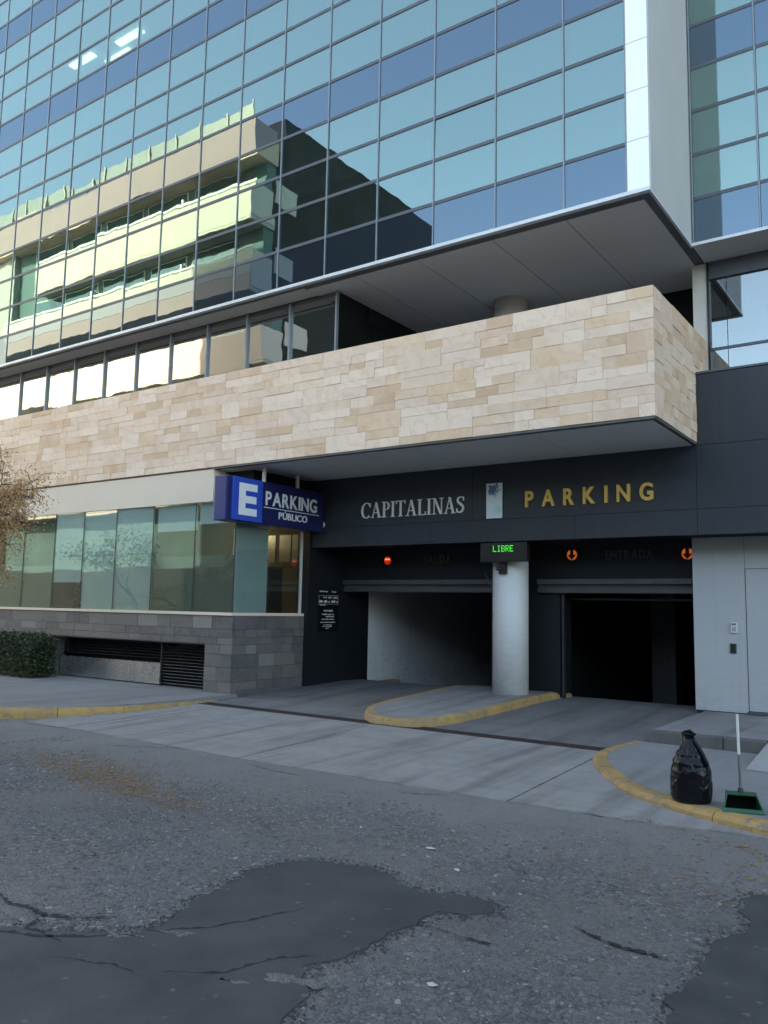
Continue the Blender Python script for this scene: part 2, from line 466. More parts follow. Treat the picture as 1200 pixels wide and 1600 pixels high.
M['gravel'] = leafy('gravel_chip', [(.10, .10, .105), (.16, .16, .16), (.075, .075, .08), (.19, .187, .185), (.13, .13, .13), (.15, .15, .15), (.09, .09, .095), (.32, .32, .31)], .8, 0.0)
M['paper'] = basic('paper_scrap', (.60, .60, .59), (.45, .45, .44), 20, .8)
M['apt_pink'] = basic('pinkish_plaster', (.60, .46, .37), (.55, .42, .34), .8, .85)
M['apt_cream'] = basic('cream_balcony_plaster', (.60, .57, .515), (.55, .52, .47), .7, .85)
M['apt_grey'] = basic('grey_plaster', (.42, .43, .40), (.37, .38, .36), .6, .85)
M['apt_dark'] = basic('shade_dark_side', (.030, .032, .030), (.022, .025, .024), .8, .9, spec=.2)  # the side wall's shade is put into this near-black base colour
M['apt_white'] = basic('white_rail', (.78, .78, .76), (.7, .7, .68), 2, .5)
M['apt_inside'] = basic('dim_flat_interior', (.10, .19, .19), (.07, .13, .135), .5, .9)
M['flat_panel'] = basic('balcony_glass_panel', (.24, .27, .27), (.20, .23, .23), .8, .25)
M['orange'] = basic('orange_cloth', (.55, .12, .03), (.45, .09, .025), 6, .7)
M['bright_green'] = basic('green_cloth', (.05, .30, .06), (.04, .22, .05), 6, .7)
M['skin_paper'] = basic('pale_pink_card', (.62, .42, .34), (.55, .36, .29), 8, .7)

# ------------------------------------------------------------------ helpers
WL = {}
def wloc(o): return WL.get(o.name, Vector((0, 0, 0))) if o else Vector((0, 0, 0))

def tag(o, label=None, cat=None, group=None, kind=None):
    if label: o['label'] = label
    if cat: o['category'] = cat
    if group: o['group'] = group
    if kind: o['kind'] = kind
    return o

def empty(name, loc, label=None, cat=None, group=None, parent=None):
    o = bpy.data.objects.new(name, None)
    o.empty_display_size = .2
    col.objects.link(o)
    L = Vector(loc)
    if parent: o.parent = parent
    o.location = L - wloc(parent)
    WL[o.name] = L
    return tag(o, label, cat, group)

class MB:
    def __init__(s): s.v = []; s.f = []; s.mi = []; s.cur = 0
    def poly(s, pts):
        b = len(s.v); s.v += [tuple(p) for p in pts]; s.f.append(tuple(range(b, b + len(pts)))); s.mi.append(s.cur)
    def box(s, x0, x1, y0, y1, z0, z1):
        b = len(s.v)
        s.v += [(x0, y0, z0), (x1, y0, z0), (x1, y1, z0), (x0, y1, z0), (x0, y0, z1), (x1, y0, z1), (x1, y1, z1), (x0, y1, z1)]
        for q in ((0, 3, 2, 1), (4, 5, 6, 7), (0, 1, 5, 4), (1, 2, 6, 5), (2, 3, 7, 6), (3, 0, 4, 7)):
            s.f.append(tuple(b + i for i in q)); s.mi.append(s.cur)
        return s
    def prism(s, pts, d):
        """pts: planar outline (ccw seen from the side of +d), extruded by vector d"""
        n = len(pts); b = len(s.v); d = Vector(d)
        s.v += [tuple(p) for p in pts] + [tuple(Vector(p) + d) for p in pts]
        s.f.append(tuple(b + i for i in reversed(range(n)))); s.mi.append(s.cur)
        s.f.append(tuple(b + n + i for i in range(n))); s.mi.append(s.cur)
        for i in range(n):
            j = (i + 1) % n
            s.f.append((b + i, b + j, b + n + j, b + n + i)); s.mi.append(s.cur)
        return s
    def tube(s, pts, rads, n=8, cap=True):
        b = len(s.v); pts = [Vector(p) for p in pts]
        for i, p in enumerate(pts):
            t = (pts[min(i + 1, len(pts) - 1)] - pts[max(i - 1, 0)]).normalized()
            a = t.orthogonal().normalized() if i == 0 else (pa - t * pa.dot(t)).normalized()
            pa = a; c = t.cross(a)
            for k in range(n):
                an = 2 * math.pi * k / n
                s.v.append(tuple(p + (a * math.cos(an) + c * math.sin(an)) * rads[i]))
        for i in range(len(pts) - 1):
            for k in range(n):
                k2 = (k + 1) % n
                s.f.append((b + i * n + k, b + i * n + k2, b + (i + 1) * n + k2, b + (i + 1) * n + k)); s.mi.append(s.cur)
        if cap:
            s.f.append(tuple(b + k for k in reversed(range(n)))); s.mi.append(s.cur)
            e = b + (len(pts) - 1) * n
            s.f.append(tuple(e + k for k in range(n))); s.mi.append(s.cur)
        return s
    def build(s, name, mat, parent=None, smooth=False, bevel=0.0, kind=None, label=None, cat=None, group=None, segs=2):
        lo = Vector([min(v[i] for v in s.v) for i in range(3)]); hi = Vector([max(v[i] for v in s.v) for i in range(3)])
        c = (lo + hi) / 2
        if parent is None: c.z = lo.z
        me = bpy.data.meshes.new(name)
        me.from_pydata([tuple(Vector(v) - c) for v in s.v], [], s.f)
        mats = mat if isinstance(mat, (list, tuple)) else [mat]
        for m in mats: me.materials.append(M[m])
        if len(mats) > 1: me.polygons.foreach_set('material_index', s.mi)
        if bevel:
            bm = bmesh.new(); bm.from_mesh(me)
            bmesh.ops.remove_doubles(bm, verts=bm.verts, dist=1e-5)
            es = [e for e in bm.edges if len(e.link_faces) == 2 and e.calc_face_angle(0) > .6]
            bmesh.ops.bevel(bm, geom=es, offset=bevel, segments=segs, affect='EDGES', profile=.6)
            bm.to_mesh(me); bm.free()
        if smooth:
            me.polygons.foreach_set('use_smooth', [True] * len(me.polygons))
        me.update()
        o = bpy.data.objects.new(name, me); col.objects.link(o)
        if parent: o.parent = parent
        o.location = c - wloc(parent)
        WL[o.name] = c
        return tag(o, label, cat, group, kind)

def boxo(name, mat, parent, x0, x1, y0, y1, z0, z1, **kw):
    return MB().box(x0, x1, y0, y1, z0, z1).build(name, mat, parent, **kw)

_unit = {}
def piece(name, mat, parent, x0, x1, y0, y1, z0, z1, rot=(0, 0, 0)):
    """a cheap box piece sharing one unit mesh per material"""
    me = _unit.get((name, mat))
    if me is None:
        b = MB().box(-.5, .5, -.5, .5, -.5, .5)
        me = bpy.data.meshes.new(name); me.from_pydata(b.v, [], b.f); me.materials.append(M[mat]); me.update()
        _unit[(name, mat)] = me
    o = bpy.data.objects.new(name, me); col.objects.link(o)
    if parent: o.parent = parent
    c = Vector(((x0 + x1) / 2, (y0 + y1) / 2, (z0 + z1) / 2))
    o.location = c - wloc(parent)
    o.scale = (x1 - x0, y1 - y0, z1 - z0)
    o.rotation_euler = rot
    WL[o.name] = c
    return o

def project(p):
    q = _rot.transposed() @ (Vector(p) - Vector((0, 0, 1.6)))
    if q.z > -.05: return None
    return 600 - 1289.31 * q.x / q.z, 800 + 1289.31 * q.y / q.z
def inview(p, m=120):
    q = project(p)
    return q is not None and -m < q[0] < 1200 + m and -m < q[1] < 1600 + m

def text_mesh(ch, size, depth, bold=0.0):
    cu = bpy.data.curves.new('t', 'FONT')
    cu.body = ch; cu.size = size; cu.extrude = depth / 2; cu.offset = bold; cu.resolution_u = 4
    ob = bpy.data.objects.new('t', cu); col.objects.link(ob)
    dg = bpy.context.evaluated_depsgraph_get()
    me = bpy.data.meshes.new_from_object(ob.evaluated_get(dg))
    bpy.data.objects.remove(ob); bpy.data.curves.remove(cu)
    return me

def letters(word, mat, parent, origin, xdir, width, height, depth, bold=.0, gap=.10):
    """each letter its own mesh; word fitted to width x height, reading along xdir, upright"""
    xd = Vector(xdir); up = Vector((0, 0, 1)); nd = xd.cross(up)
    gl = []
    for ch in word:
        if ch == ' ': gl.append(None); continue
        me = text_mesh(ch, 1.0, .2, bold)
        xs = [v.co.x for v in me.vertices]; ys = [v.co.y for v in me.vertices]
        gl.append((me, min(xs), max(xs), min(ys), max(ys)))
    cap = max(g[4] for g, c in zip(gl, word) if g and c in 'EHIKNTLAPR' or g and c == 'Ú' and False) if any(c in 'EHIKNTLAPR' for c in word) else 0.73
    tot = sum((g[2] - g[1]) if g else .3 for g in gl) + gap * (len(gl) - 1)
    sx = width / tot; sz = height / cap
    x = 0
    o0 = Vector(origin)
    for g, ch in zip(gl, word):
        if g is None: x += .3 + gap; continue
        me, a, b, c, d = g
        for v in me.vertices:
            u = (v.co.x - a + x) * sx; w = v.co.y * sz; t = v.co.z / .2 * depth
            v.co = xd * u + up * w + nd * t
        me.name = 'letter'
        me.materials.clear(); me.materials.append(M[mat])
        ctr = sum((v.co for v in me.vertices), Vector()) / len(me.vertices)
        for v in me.vertices: v.co -= ctr
        me.update()
        o = bpy.data.objects.new('letter', me); col.objects.link(o)
        o.parent = parent; o.location = o0 + ctr - wloc(parent)
        x += (b - a) + gap

def noisy(p, s=1.0): return mnoise.noise(Vector(p) * s)

# ================================================================== GROUND
def zdrive(y):
    if y <= 6.5: return 0.0
    if y <= 9.2: return .06 * (y - 6.5) / 2.7
    if y <= 12.9: return .06 + .135 * (y - 9.2) / 3.7
    if y <= 13.5: return .195 - .01 * (y - 12.9) / .6
    return .185 - .17 * (y - 13.5)

g = MB()
# one sheet to the horizon with an opening where the garage ramp goes down
xs = [-400, -60, -11.2, -2.6, 60, 400]; ys = [-400, -60, 9.15, 60, 400]
for i in range(5):
    for j in range(4):
        if i == 2 and j == 2: continue
        g.poly([(xs[i], ys[j], 0), (xs[i + 1], ys[j], 0), (xs[i + 1], ys[j + 1], 0), (xs[i], ys[j + 1], 0)])
road = g.build('road', 'asphalt', kind='structure')
WL[road.name] = Vector((0, 0, 0)); 
# ground object centre is (0,0) already

def jag(pts, amp, seed, step=.06, closed=True):
    r2 = random.Random(seed); out = []
    n = len(pts)
    for i in range(n if closed else n - 1):
        a = Vector(pts[i]); b = Vector(pts[(i + 1) % n]); d = b - a; L = d.length
        k = max(1, int(L / step)); nn = Vector((-d.y, d.x)).normalized()
        for q in range(k):
            t = q / k
            p = a + d * t
            w = mnoise.noise(Vector((p.x * 6 + seed, p.y * 6, 0))) * amp + r2.uniform(-1, 1) * amp * (.35 if closed else .22)
            out.append(p + nn * w)
    if not closed: out.append(Vector(pts[-1]))
    return out

def sheet(name, mat, pts, z0, z1, parent, **kw):
    """flat irregular sheet with a thin lip, earcut by bmesh"""
    bm = bmesh.new()
    vs_ = [bm.verts.new((p.x, p.y, z1)) for p in pts]
    f = bm.faces.new(vs_)
    if f.calc_area() and f.normal.z < 0: f.normal_flip()
    lo = [bm.verts.new((p.x + .004, p.y, z0)) for p in pts]
    n = len(pts)
    for i in range(n):
        j = (i + 1) % n
        bm.faces.new((vs_[i], lo[i], lo[j], vs_[j]))
    bmesh.ops.recalc_face_normals(bm, faces=bm.faces)
    bmesh.ops.triangulate(bm, faces=[q for q in bm.faces if len(q.verts) > 4])
    me = bpy.data.meshes.new(name); bm.to_mesh(me); bm.free()
    me.materials.append(M[mat])
    o = bpy.data.objects.new(name, me); col.objects.link(o)
    if parent: o.parent = parent
    o.location = -wloc(parent)
    return tag(o, **kw)

P2 = lambda L: [Vector(p) for p in L]
patch_main = jag(P2([(-5.2, 1.2), (-4.6, 2.05), (-3.95, 2.45), (-3.62, 2.62), (-3.48, 2.75), (-3.36, 2.78), (-3.38, 2.98), (-3.47, 3.18), (-3.60, 3.80), (-3.60, 4.06), (-3.42, 4.26), (-3.03, 4.31),
     (-2.66, 4.16), (-2.47, 4.22), (-2.22, 4.24), (-2.14, 4.14), (-2.36, 3.95), (-2.40, 3.56), (-2.38, 3.24), (-2.52, 2.98), (-2.38, 2.90), (-2.30, 2.76), (-2.24, 2.55), (-2.30, 1.9), (-2.2, 1.2)]), .05, 3, .05)
sheet('asphalt_patch', 'patch', patch_main, -.001, .008, road, label='dark asphalt patch in the foreground')
patch_r = jag(P2([(1.5, 1.5), (1.5, 5.2), (-.4, 5.5), (-1.01, 5.36), (-1.12, 5.18), (-.99, 4.72), (-1.10, 4.40), (-1.07, 4.05), (-1.11, 3.72), (-1.04, 3.46), (-.9, 2.9), (-1.0, 1.5)][::-1]), .06, 9, .06)
sheet('asphalt_patch', 'patch', patch_r, -.001, .008, road, label='dark asphalt patch at the right edge of the road')

for i, (x, y, a, b_) in enumerate(((-3.40, 2.74, .09, .03), (-3.24, 2.90, .07, .018), (-2.66, 2.70, .07, .018), (-2.44, 2.86, .13, .05))):
    q = [Vector((x + a * math.cos(t_ * .6283) * (1 + .3 * math.sin(t_ * 2.7 + i)), y + b_ * math.sin(t_ * .6283) + .3 * a * math.cos(t_ * .6283))) for t_ in range(10)]
    sheet('worn_hole', 'asphalt', jag(q, .045, 30 + i, .02), .0085, .0105, road)

def crack(pts, w, seed, z=.0095, parent=None, amp=.03):
    c = jag([Vector(p) for p in pts], amp, seed, .022, False)
    n = len(c); m = MB(); r2 = random.Random(seed)
    L = []; Rr = []
    for i, p in enumerate(c):
        d = (c[min(i + 1, n - 1)] - c[max(i - 1, 0)]).normalized(); nn = Vector((-d.y, d.x))
        ww = w * (.15 + 1.1 * r2.random() ** 1.5) * min(1, 4 * min(i, n - 1 - i) / n + .1) / 2
        zz = z + zdrive(p.y)
        L.append((p.x + nn.x * ww, p.y + nn.y * ww, zz)); Rr.append((p.x - nn.x * ww, p.y - nn.y * ww, zz))
    for i in range(n - 1): m.poly([Rr[i], Rr[i + 1], L[i + 1], L[i]])
    m.build('crack', 'crack', parent)
for i, (pts, w) in enumerate([
    ([(-4.5, 2.68), (-4.2, 2.66), (-3.95, 2.66), (-3.75, 2.75), (-3.62, 2.9)], .03),
    ([(-3.95, 2.66), (-3.85, 2.5), (-3.55, 2.52)], .03),
    ([(-4.3, 2.1), (-3.9, 2.4), (-3.6, 2.55), (-3.38, 2.8)], .035),
    ([(-3.45, 2.75), (-3.2, 3.0), (-3.05, 3.3), (-2.95, 3.55)], .022),
    ([(-2.95, 2.55), (-2.75, 2.75), (-2.65, 3.0), (-2.5, 3.15)], .022),
    ([(-3.5, 2.35), (-3.2, 2.5), (-3.0, 2.5)], .015),
    ([(-1.72, 4.2), (-1.55, 4.12), (-1.38, 4.08), (-1.19, 4.07)], .034),
    ([(-2.3, 3.75), (-2.1, 3.72), (-1.9, 3.75)], .02),
    ([(-10.3, 6.42), (-9.45, 6.57), (-8.8, 6.6), (-8.14, 6.57), (-7.48, 6.5), (-7.2, 6.45)], .06),
    ([(-8.1, 6.05), (-7.5, 6.35), (-7.2, 6.5)], .02),
    ([(-6.6, 6.45), (-5.94, 6.54), (-5.4, 6.55), (-4.98, 6.52), (-4.5, 6.5)], .045),
    ([(-6.1, 6.3), (-5.6, 6.2), (-5.2, 6.22)], .015),
    ([(-4.6, 6.55), (-4.25, 6.58), (-3.95, 6.54), (-3.6, 6.6), (-3.27, 6.57), (-2.95, 6.6)], .05),
    ([(-2.98, 6.6), (-2.6, 6.55), (-2.35, 6.5)], .03),
    ([(-4.2, 6.2), (-3.9, 6.3), (-3.75, 6.45)], .015)]):
    crack(pts, w, 40 + i, .0025 if pts[0][1] > 5 else .0095, road)

# aggregate chips worn out of the surface
def chips(name, mat, n, gen, smin, smax, flat, parent, kind, seed, z0=0.0, **kw):
    r2 = random.Random(seed); m = MB()
    for _ in range(n):
        x, y = gen(r2); s_ = r2.uniform(smin, smax) * (1 if r2.random() < .9 else 1.8)
        z = zdrive(y) + z0 if y < 9 else z0
        k = r2.choice((4, 5, 5, 6)); a0 = r2.uniform(0, 6.28)
        lo = []; hi = []
        tx = r2.uniform(-.25, .25); ty = r2.uniform(-.25, .25)
        for q in range(k):
            a = a0 + 6.283 * q / k; rr = s_ * r2.uniform(.65, 1.1)
            dx, dy = rr * math.cos(a), rr * math.sin(a)
            lo.append((x + dx * 1.15, y + dy * 1.15, z - .002)); hi.append((x + dx * .75, y + dy * .75, z + flat * s_ + (dx * tx + dy * ty) * .6))
        b = len(m.v); m.v += lo + hi
        m.f.append(tuple(b + k + q for q in range(k))); m.mi.append(0)
        for q in range(k):
            q2 = (q + 1) % k
            m.f.append((b + q, b + q2, b + k + q2, b + k + q)); m.mi.append(0)
    return m.build(name, mat, parent, kind=kind, **kw)
def in_poly(x, y, poly):
    c = False; n = len(poly); j = n - 1
    for i in range(n):
        a, b = poly[i], poly[j]
        if (a.y > y) != (b.y > y) and x < (b.x - a.x) * (y - a.y) / (b.y - a.y) + a.x: c = not c
        j = i
    return c
PM = P2([(-5.2, 1.2), (-3.48, 2.75), (-3.6, 3.8), (-3.6, 4.06), (-3.42, 4.26), (-3.03, 4.31), (-2.2, 4.2), (-2.36, 3.95), (-2.38, 3.24), (-2.3, 2.8), (-2.2, 1.2)])
PR = P2([(1.5, 1.5), (1.5, 5.2), (-1.01, 5.36), (-1.1, 4.4), (-1.1, 3.7), (-1.0, 1.5)])
def road_gen(r2):
    while True:
        y = 1.8 + 4.4 * r2.random() ** .8
        x = r2.uniform(-9, 0.6) if y > 3.5 else r2.uniform(-5.5, .6)
        v = Vector((x, y))
        if in_poly(x, y, PM) or in_poly(x, y, PR): continue
        if noisy((x, y, 1), .9) + .25 * noisy((x, y, 4), 3) < r2.uniform(-.35, .45) + max(0, (y - 5.2) * .35): continue
        return x, y
chips('loose_gravel', 'gravel', 14000, road_gen, .004, .0125, .4, road, 'stuff', 5)

def edge_gen(poly):
    def g_(r2):
        i = r2.randrange(len(poly)); q = poly[i]
        return q.x + r2.gauss(0, .045), q.y + r2.gauss(0, .045)
    return g_
chips('patch_crumbs', 'patch', 1800, edge_gen([q for q in patch_main if q.y > 2.3]), .003, .009, .3, road, 'stuff', 6, z0=.004)
chips('patch_crumbs', 'patch', 700, edge_gen([q for q in patch_r if q.x < 0]), .003, .009, .3, road, 'stuff', 7, z0=.004)

# concrete apron in slabs
apron = empty('driveway_apron', (-6.5, 7.8, 0)); apron['kind'] = 'structure'
cuts = [-10.4, -9.35, -6.33, -3.24, -2.2]
def lerp(a, b, t): return a + (b - a) * t
def slab(pts, mat, name, parent, dz=.0):
    m = MB()
    n = len(pts)
    top = [(x, y, zdrive(y) + .006 + dz) for x, y in pts]; lo = [(x, y, zdrive(y) - .05) for x, y in pts]
    b = len(m.v); m.v += lo + top
    m.f.append(tuple(b + n + i for i in range(n))); m.mi.append(0)
    for i in range(n):
        j = (i + 1) % n
        m.f.append((b + i, b + j, b + n + j, b + n + i)); m.mi.append(0)
    return m.build(name, mat, parent)
for i in range(4):
    a, b = cuts[i] + .008, cuts[i + 1] - .008
    ya = 6.50 + .05 * math.sin(i * 2.1); yb = 6.50 + .05 * math.sin(i * 2.1 + 2.1)
    tw = -.25 if 0 < i < 3 else 0
    a2 = a + (-.22 if i in (2,) else 0); b2 = b + (-.22 if i == 1 else 0) + (-.1 if i == 2 else 0)
    if i == 3: a2 = a - .1
    n = 12
    low = [(lerp(a, b, t / n), lerp(ya, yb, t / n) + .03 * noisy((lerp(a, b, t / n), 3, 3), 2)) for t in range(n + 1)]
    if i == 3: low = [q for q in low if q[0] < -2.3] + [(-2.05, 6.54), (-1.5, 6.64), (-.9, 6.66), (-1.5, 6.95), (-2.3, 7.4), (-2.9, 8.1), (-3.2, 8.8)]; b2 = -3.22
    slab(low + [(b2, 9.13), (a2, 9.13)], 'apron', 'concrete_slab', apron, .001 * i)
    crack([(b + .01, yb + .02), (lerp(b, b2, .5) + .01, 7.8), (b2 + .01, 9.1)], .022, 70 + i, .0085, apron, .006) if i < 3 else None

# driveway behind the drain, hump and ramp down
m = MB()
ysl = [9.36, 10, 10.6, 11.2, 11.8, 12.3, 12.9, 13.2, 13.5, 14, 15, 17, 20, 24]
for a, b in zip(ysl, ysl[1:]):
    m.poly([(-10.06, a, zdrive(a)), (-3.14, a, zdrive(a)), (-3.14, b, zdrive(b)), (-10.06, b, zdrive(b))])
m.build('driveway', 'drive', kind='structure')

# trench drain
dr = empty('trench_drain', (-6.8, 9.24, .06), 'rusty iron trench drain running across the driveway mouth', 'drain')
MB().box(-10.02, -3.35, 9.135, 9.158, 0, .073).box(-10.02, -3.35, 9.338, 9.361, 0, .073).build('frame', 'rust', dr)
MB().box(-10.02, -3.35, 9.158, 9.338, -.02, .03).build('channel', 'black', dr)
gm = None
for k in range(7):
    x0 = -10.01 + k * .951
    if gm is None:
        b = MB()
        for q in range(24): b.box(x0 + .01 + q * .0392, x0 + .01 + q * .0392 + .022, 9.175, 9.32, .045, .068)
        b.box(x0 + .005, x0 + .945, 9.16, 9.178, .045, .070).box(x0 + .005, x0 + .945, 9.318, 9.336, .045, .070)
        gm = b.build('grate', 'rust', dr); gl0 = Vector(gm.location)
    else:
        o = gm.copy(); col.objects.link(o); o.parent = dr; o.location = gl0 + Vector((k * .951, 0, 0))

# kerbs and sidewalks ------------------------------------------------
def resample(pts, n):
    pts = [Vector(p) for p in pts]
    # Catmull-Rom then resample by length
    dense = []
    for i in range(len(pts) - 1):
        p0 = pts[max(i - 1, 0)]; p1 = pts[i]; p2 = pts[i + 1]; p3 = pts[min(i + 2, len(pts) - 1)]
        for q in range(16):
            t = q / 16
            dense.append(.5 * ((2 * p1) + (p2 - p0) * t + (2 * p0 - 5 * p1 + 4 * p2 - p3) * t * t + (3 * p1 - p0 - 3 * p2 + p3) * t ** 3))
    dense.append(pts[-1])
    L = [0]
    for a, b in zip(dense, dense[1:]): L.append(L[-1] + (b - a).length)
    out = []; j = 0
    for k in range(n + 1):
        d = L[-1] * k / n
        while j < len(L) - 2 and L[j + 1] < d: j += 1
        t = (d - L[j]) / max(1e-9, L[j + 1] - L[j])
        out.append(dense[j].lerp(dense[j + 1], t))
    return out, L[-1]
def kerb_run(outline, width, parent, top, base, per=.9, drop=(0, 0), name='kerb_stone', side=1):
    """kerb stones along an outline; side gives which side the paving lies on"""
    sm, L = resample(outline, 200)
    nst = max(1, round(L / per)); inner = []
    r2 = random.Random(int(L * 100))
    def nrm(i):
        d = (sm[min(i + 1, 200)] - sm[max(i - 1, 0)]).normalized()
        return Vector((-d.y, d.x)) * side
    for i in range(201): inner.append(sm[i] + nrm(i) * width)
    for s_ in range(nst):
        i0 = int(200 * s_ / nst); i1 = int(200 * (s_ + 1) / nst)
        m = MB(); idx = list(range(i0, i1 + 1, 2))
        if idx[-1] != i1: idx.append(i1)
        rows = []
        dz = r2.uniform(-.006, .006); gap = .004
        for q, i in enumerate(idx):
            f = i / 200
            h = top
            if drop[0] and f < drop[0]: h = base + (top - base) * (f / drop[0]) ** .8
            if drop[1] and f > 1 - drop[1]: h = base + (top - base) * ((1 - f) / drop[1]) ** .8
            o_ = sm[i]; n_ = nrm(i)
            d = (sm[min(i + 1, 200)] - sm[max(i - 1, 0)]).normalized()
            sh = d * (gap if q == 0 else -gap if q == len(idx) - 1 else 0)
            wob = .008 * noisy((o_.x, o_.y, 2), 5)
            pr = [(-.012 + wob, -.06), (wob, (h + dz) * .55), (.012 + wob, (h + dz) - .028), (.035, (h + dz) - .006), (width * .6, h + dz + .002), (width, h + dz), (width, -.06)]
            rows.append([Vector((o_.x + n_.x * a + sh.x, o_.y + n_.y * a + sh.y, zdrive(min(o_.y, 12.9)) * (1 if base is None else 0) + z)) for a, z in pr])
        b = len(m.v); k = len(rows[0])
        for r_ in rows: m.v += [tuple(v) for v in r_]
        for a in range(len(rows) - 1):
            for q in range(k - 1):
                fc = (b + a * k + q, b + (a + 1) * k + q, b + (a + 1) * k + q + 1, b + a * k + q + 1)
                m.f.append(fc if side < 0 else fc[::-1]); m.mi.append(0)
        e0 = tuple(b + q for q in range(k)); e1 = tuple(b + (len(rows) - 1) * k + q for q in range(k))
        m.f.append(e0 if side < 0 else e0[::-1]); m.f.append(e1[::-1] if side < 0 else e1); m.mi += [0, 0]
        o = m.build(name, 'kerb', parent, smooth=False)
    return sm, inner

swl = empty('sidewalk', (-14, 8.3, 0)); swl['kind'] = 'structure'
outl = [(-30, 6.05), (-18, 6.08), (-14, 6.1), (-12, 6.18), (-11.2, 6.32), (-10.89, 6.47), (-10.53, 6.8), (-10.23, 7.3), (-10.0, 7.86), (-9.92, 8.5), (-9.88, 9.0), (-9.9, 9.75)]
sm, inner = kerb_run(outl, .17, swl, .135, .07, .95, (0, .14), side=1)
pl = [Vector((p.x, p.y)) for p in inner[::3]] + P2([(-9.98, 10.4), (-30.2, 10.4)])
def flat(name, mat, pts, ztop, zbot, parent, **kw):
    return sheet(name, mat, pts, zbot, ztop, parent, **kw)
flat('paving', 'walk', pl, .131, -.05, swl)
crack([(-14.2, 9.5), (-13.2, 9.15), (-12.4, 9.6), (-11.6, 9.7), (-10.9, 9.75)], .02, 90, .1325 - zdrive(9.5), swl, .02)

swr = empty('sidewalk', (2, 8.5, 0)); swr['kind'] = 'structure'
outr = [(-3.36, 10.0), (-3.40, 9.6), (-3.42, 9.25), (-3.39, 8.89), (-3.24, 8.45), (-2.9, 7.87), (-2.46, 7.31), (-2.09, 7.06), (-1.85, 6.93), (-1.59, 6.83), (-1.25, 6.70), (0, 6.5), (3, 6.42), (12, 6.35)]
sm2, inner2 = kerb_run(outr, .15, swr, .092, .07, 1.0, (0, 0), side=1)
pr = [Vector((p.x, p.y)) for p in inner2[::3]] + P2([(12, 10.0), (-3.2, 10.0)])
flat('paving', 'walk', pr, .089, -.05, swr)
# raised landing with a row of dark step blocks
boxo('landing', 'island', swr, -3.138, 12, 10.15, 12.75, -.05, .222)
xb = [-3.135, -2.75, -2.31, -1.86]
for a, b in zip(xb, xb[1:]): boxo('step_block', 'stepblock', swr, a + .004, b - .004, 10.0, 10.148, -.05, .226 + rnd.uniform(-.004, .004), bevel=.008, segs=1)
m = MB(); m.poly([(-1.85, 8.9, .094), (12, 8.9, .094), (12, 10.148, .226), (-1.85, 10.148, .226)]); m.poly([(-1.85, 8.9, .094), (-1.85, 10.148, .226), (-1.85, 10.148, .05), (-1.85, 8.9, .05)])
m.build('pale_ramp', 'walk_light', swr)
# slab joints in the sidewalk
for x in (-1.0, .9): crack([(x, 6.6), (x + .02, 7.8), (x, 8.85)], .012, int(x * 10) + 130, .0915 - .03, swr, .004)

# traffic island with yellow kerb
isl = empty('traffic_island', (-6.5, 11.3, .1)); isl['kind'] = 'structure'
oi_ = [(-7.38, 13.4), (-7.40, 12.4), (-7.36, 11.2), (-7.28, 10.25), (-7.06, 9.66), (-6.68, 9.27), (-6.27, 9.17), (-5.9, 9.33), (-5.70, 9.75), (-5.62, 10.4), (-5.58, 11.3), (-5.56, 12.2), (-5.5, 12.85), (-5.44, 13.3)]
smi, L_ = resample(oi_, 160)
def isl_z(p): return zdrive(min(p.y, 12.9)) + .105 - (0.04 if p.y > 12.9 else 0)
nst = 8
inn = []
for i in range(161):
    d = (smi[min(i + 1, 160)] - smi[max(i - 1, 0)]).normalized(); n_ = Vector((-d.y, d.x))
    inn.append(smi[i] + n_ * .13)
r2 = random.Random(4)
for s_ in range(nst):
    i0, i1 = 160 * s_ // nst, 160 * (s_ + 1) // nst
    m = MB(); rows = []
    for i in range(i0, i1 + 1, 2):
        o_ = smi[i]; n_ = (inn[i] - o_) / .13; h = isl_z(o_); w = .01 * noisy((o_.x, o_.y, 9), 6)
        rows.append([(o_.x + n_.x * (a + (w if q < 3 else 0)), o_.y + n_.y * (a + (w if q < 3 else 0)), z) for q, (a, z) in enumerate([(-.01, zdrive(o_.y) - .05), (.0, h - .07), (.012, h - .022), (.035, h - .004), (.13, h), (.13, h - .15)])])
    k = 6; b = 0
    for r_ in rows: m.v += r_
    for a in range(len(rows) - 1):
        for q in range(k - 1): m.f.append((a * k + q, (a + 1) * k + q, (a + 1) * k + q + 1, a * k + q + 1)[::-1]); m.mi.append(0)
    m.build('kerb_stone', 'kerb', isl)
bm = bmesh.new()
vv = [bm.verts.new((p.x, p.y, isl_z(p) - .004)) for p in inn[::2]]
f = bm.faces.new(vv); bmesh.ops.triangulate(bm, faces=[f]); bmesh.ops.recalc_face_normals(bm, faces=bm.faces)
if sum(q.normal.z for q in bm.faces) < 0: bmesh.ops.reverse_faces(bm, faces=bm.faces)
me = bpy.data.meshes.new('island_top'); bm.to_mesh(me); bm.free(); me.materials.append(M['island'])
o = bpy.data.objects.new('island_top', me); col.objects.link(o); o.parent = isl; o.location = -wloc(isl)

# ================================================================== OFFICE BUILDING
B = empty('office_building', (-10, 12, 0), 'glass office block with sandstone balcony band and charcoal garage entrance', 'building')
XE = -2.975         # right end of the tower box and of the stone band
YC = 9.92           # curtain wall plane
YF = 11.85          # charcoal fascia plane
ROW = .677; Z0 = 6.92
XL = -37.5; ROOF = 31.0

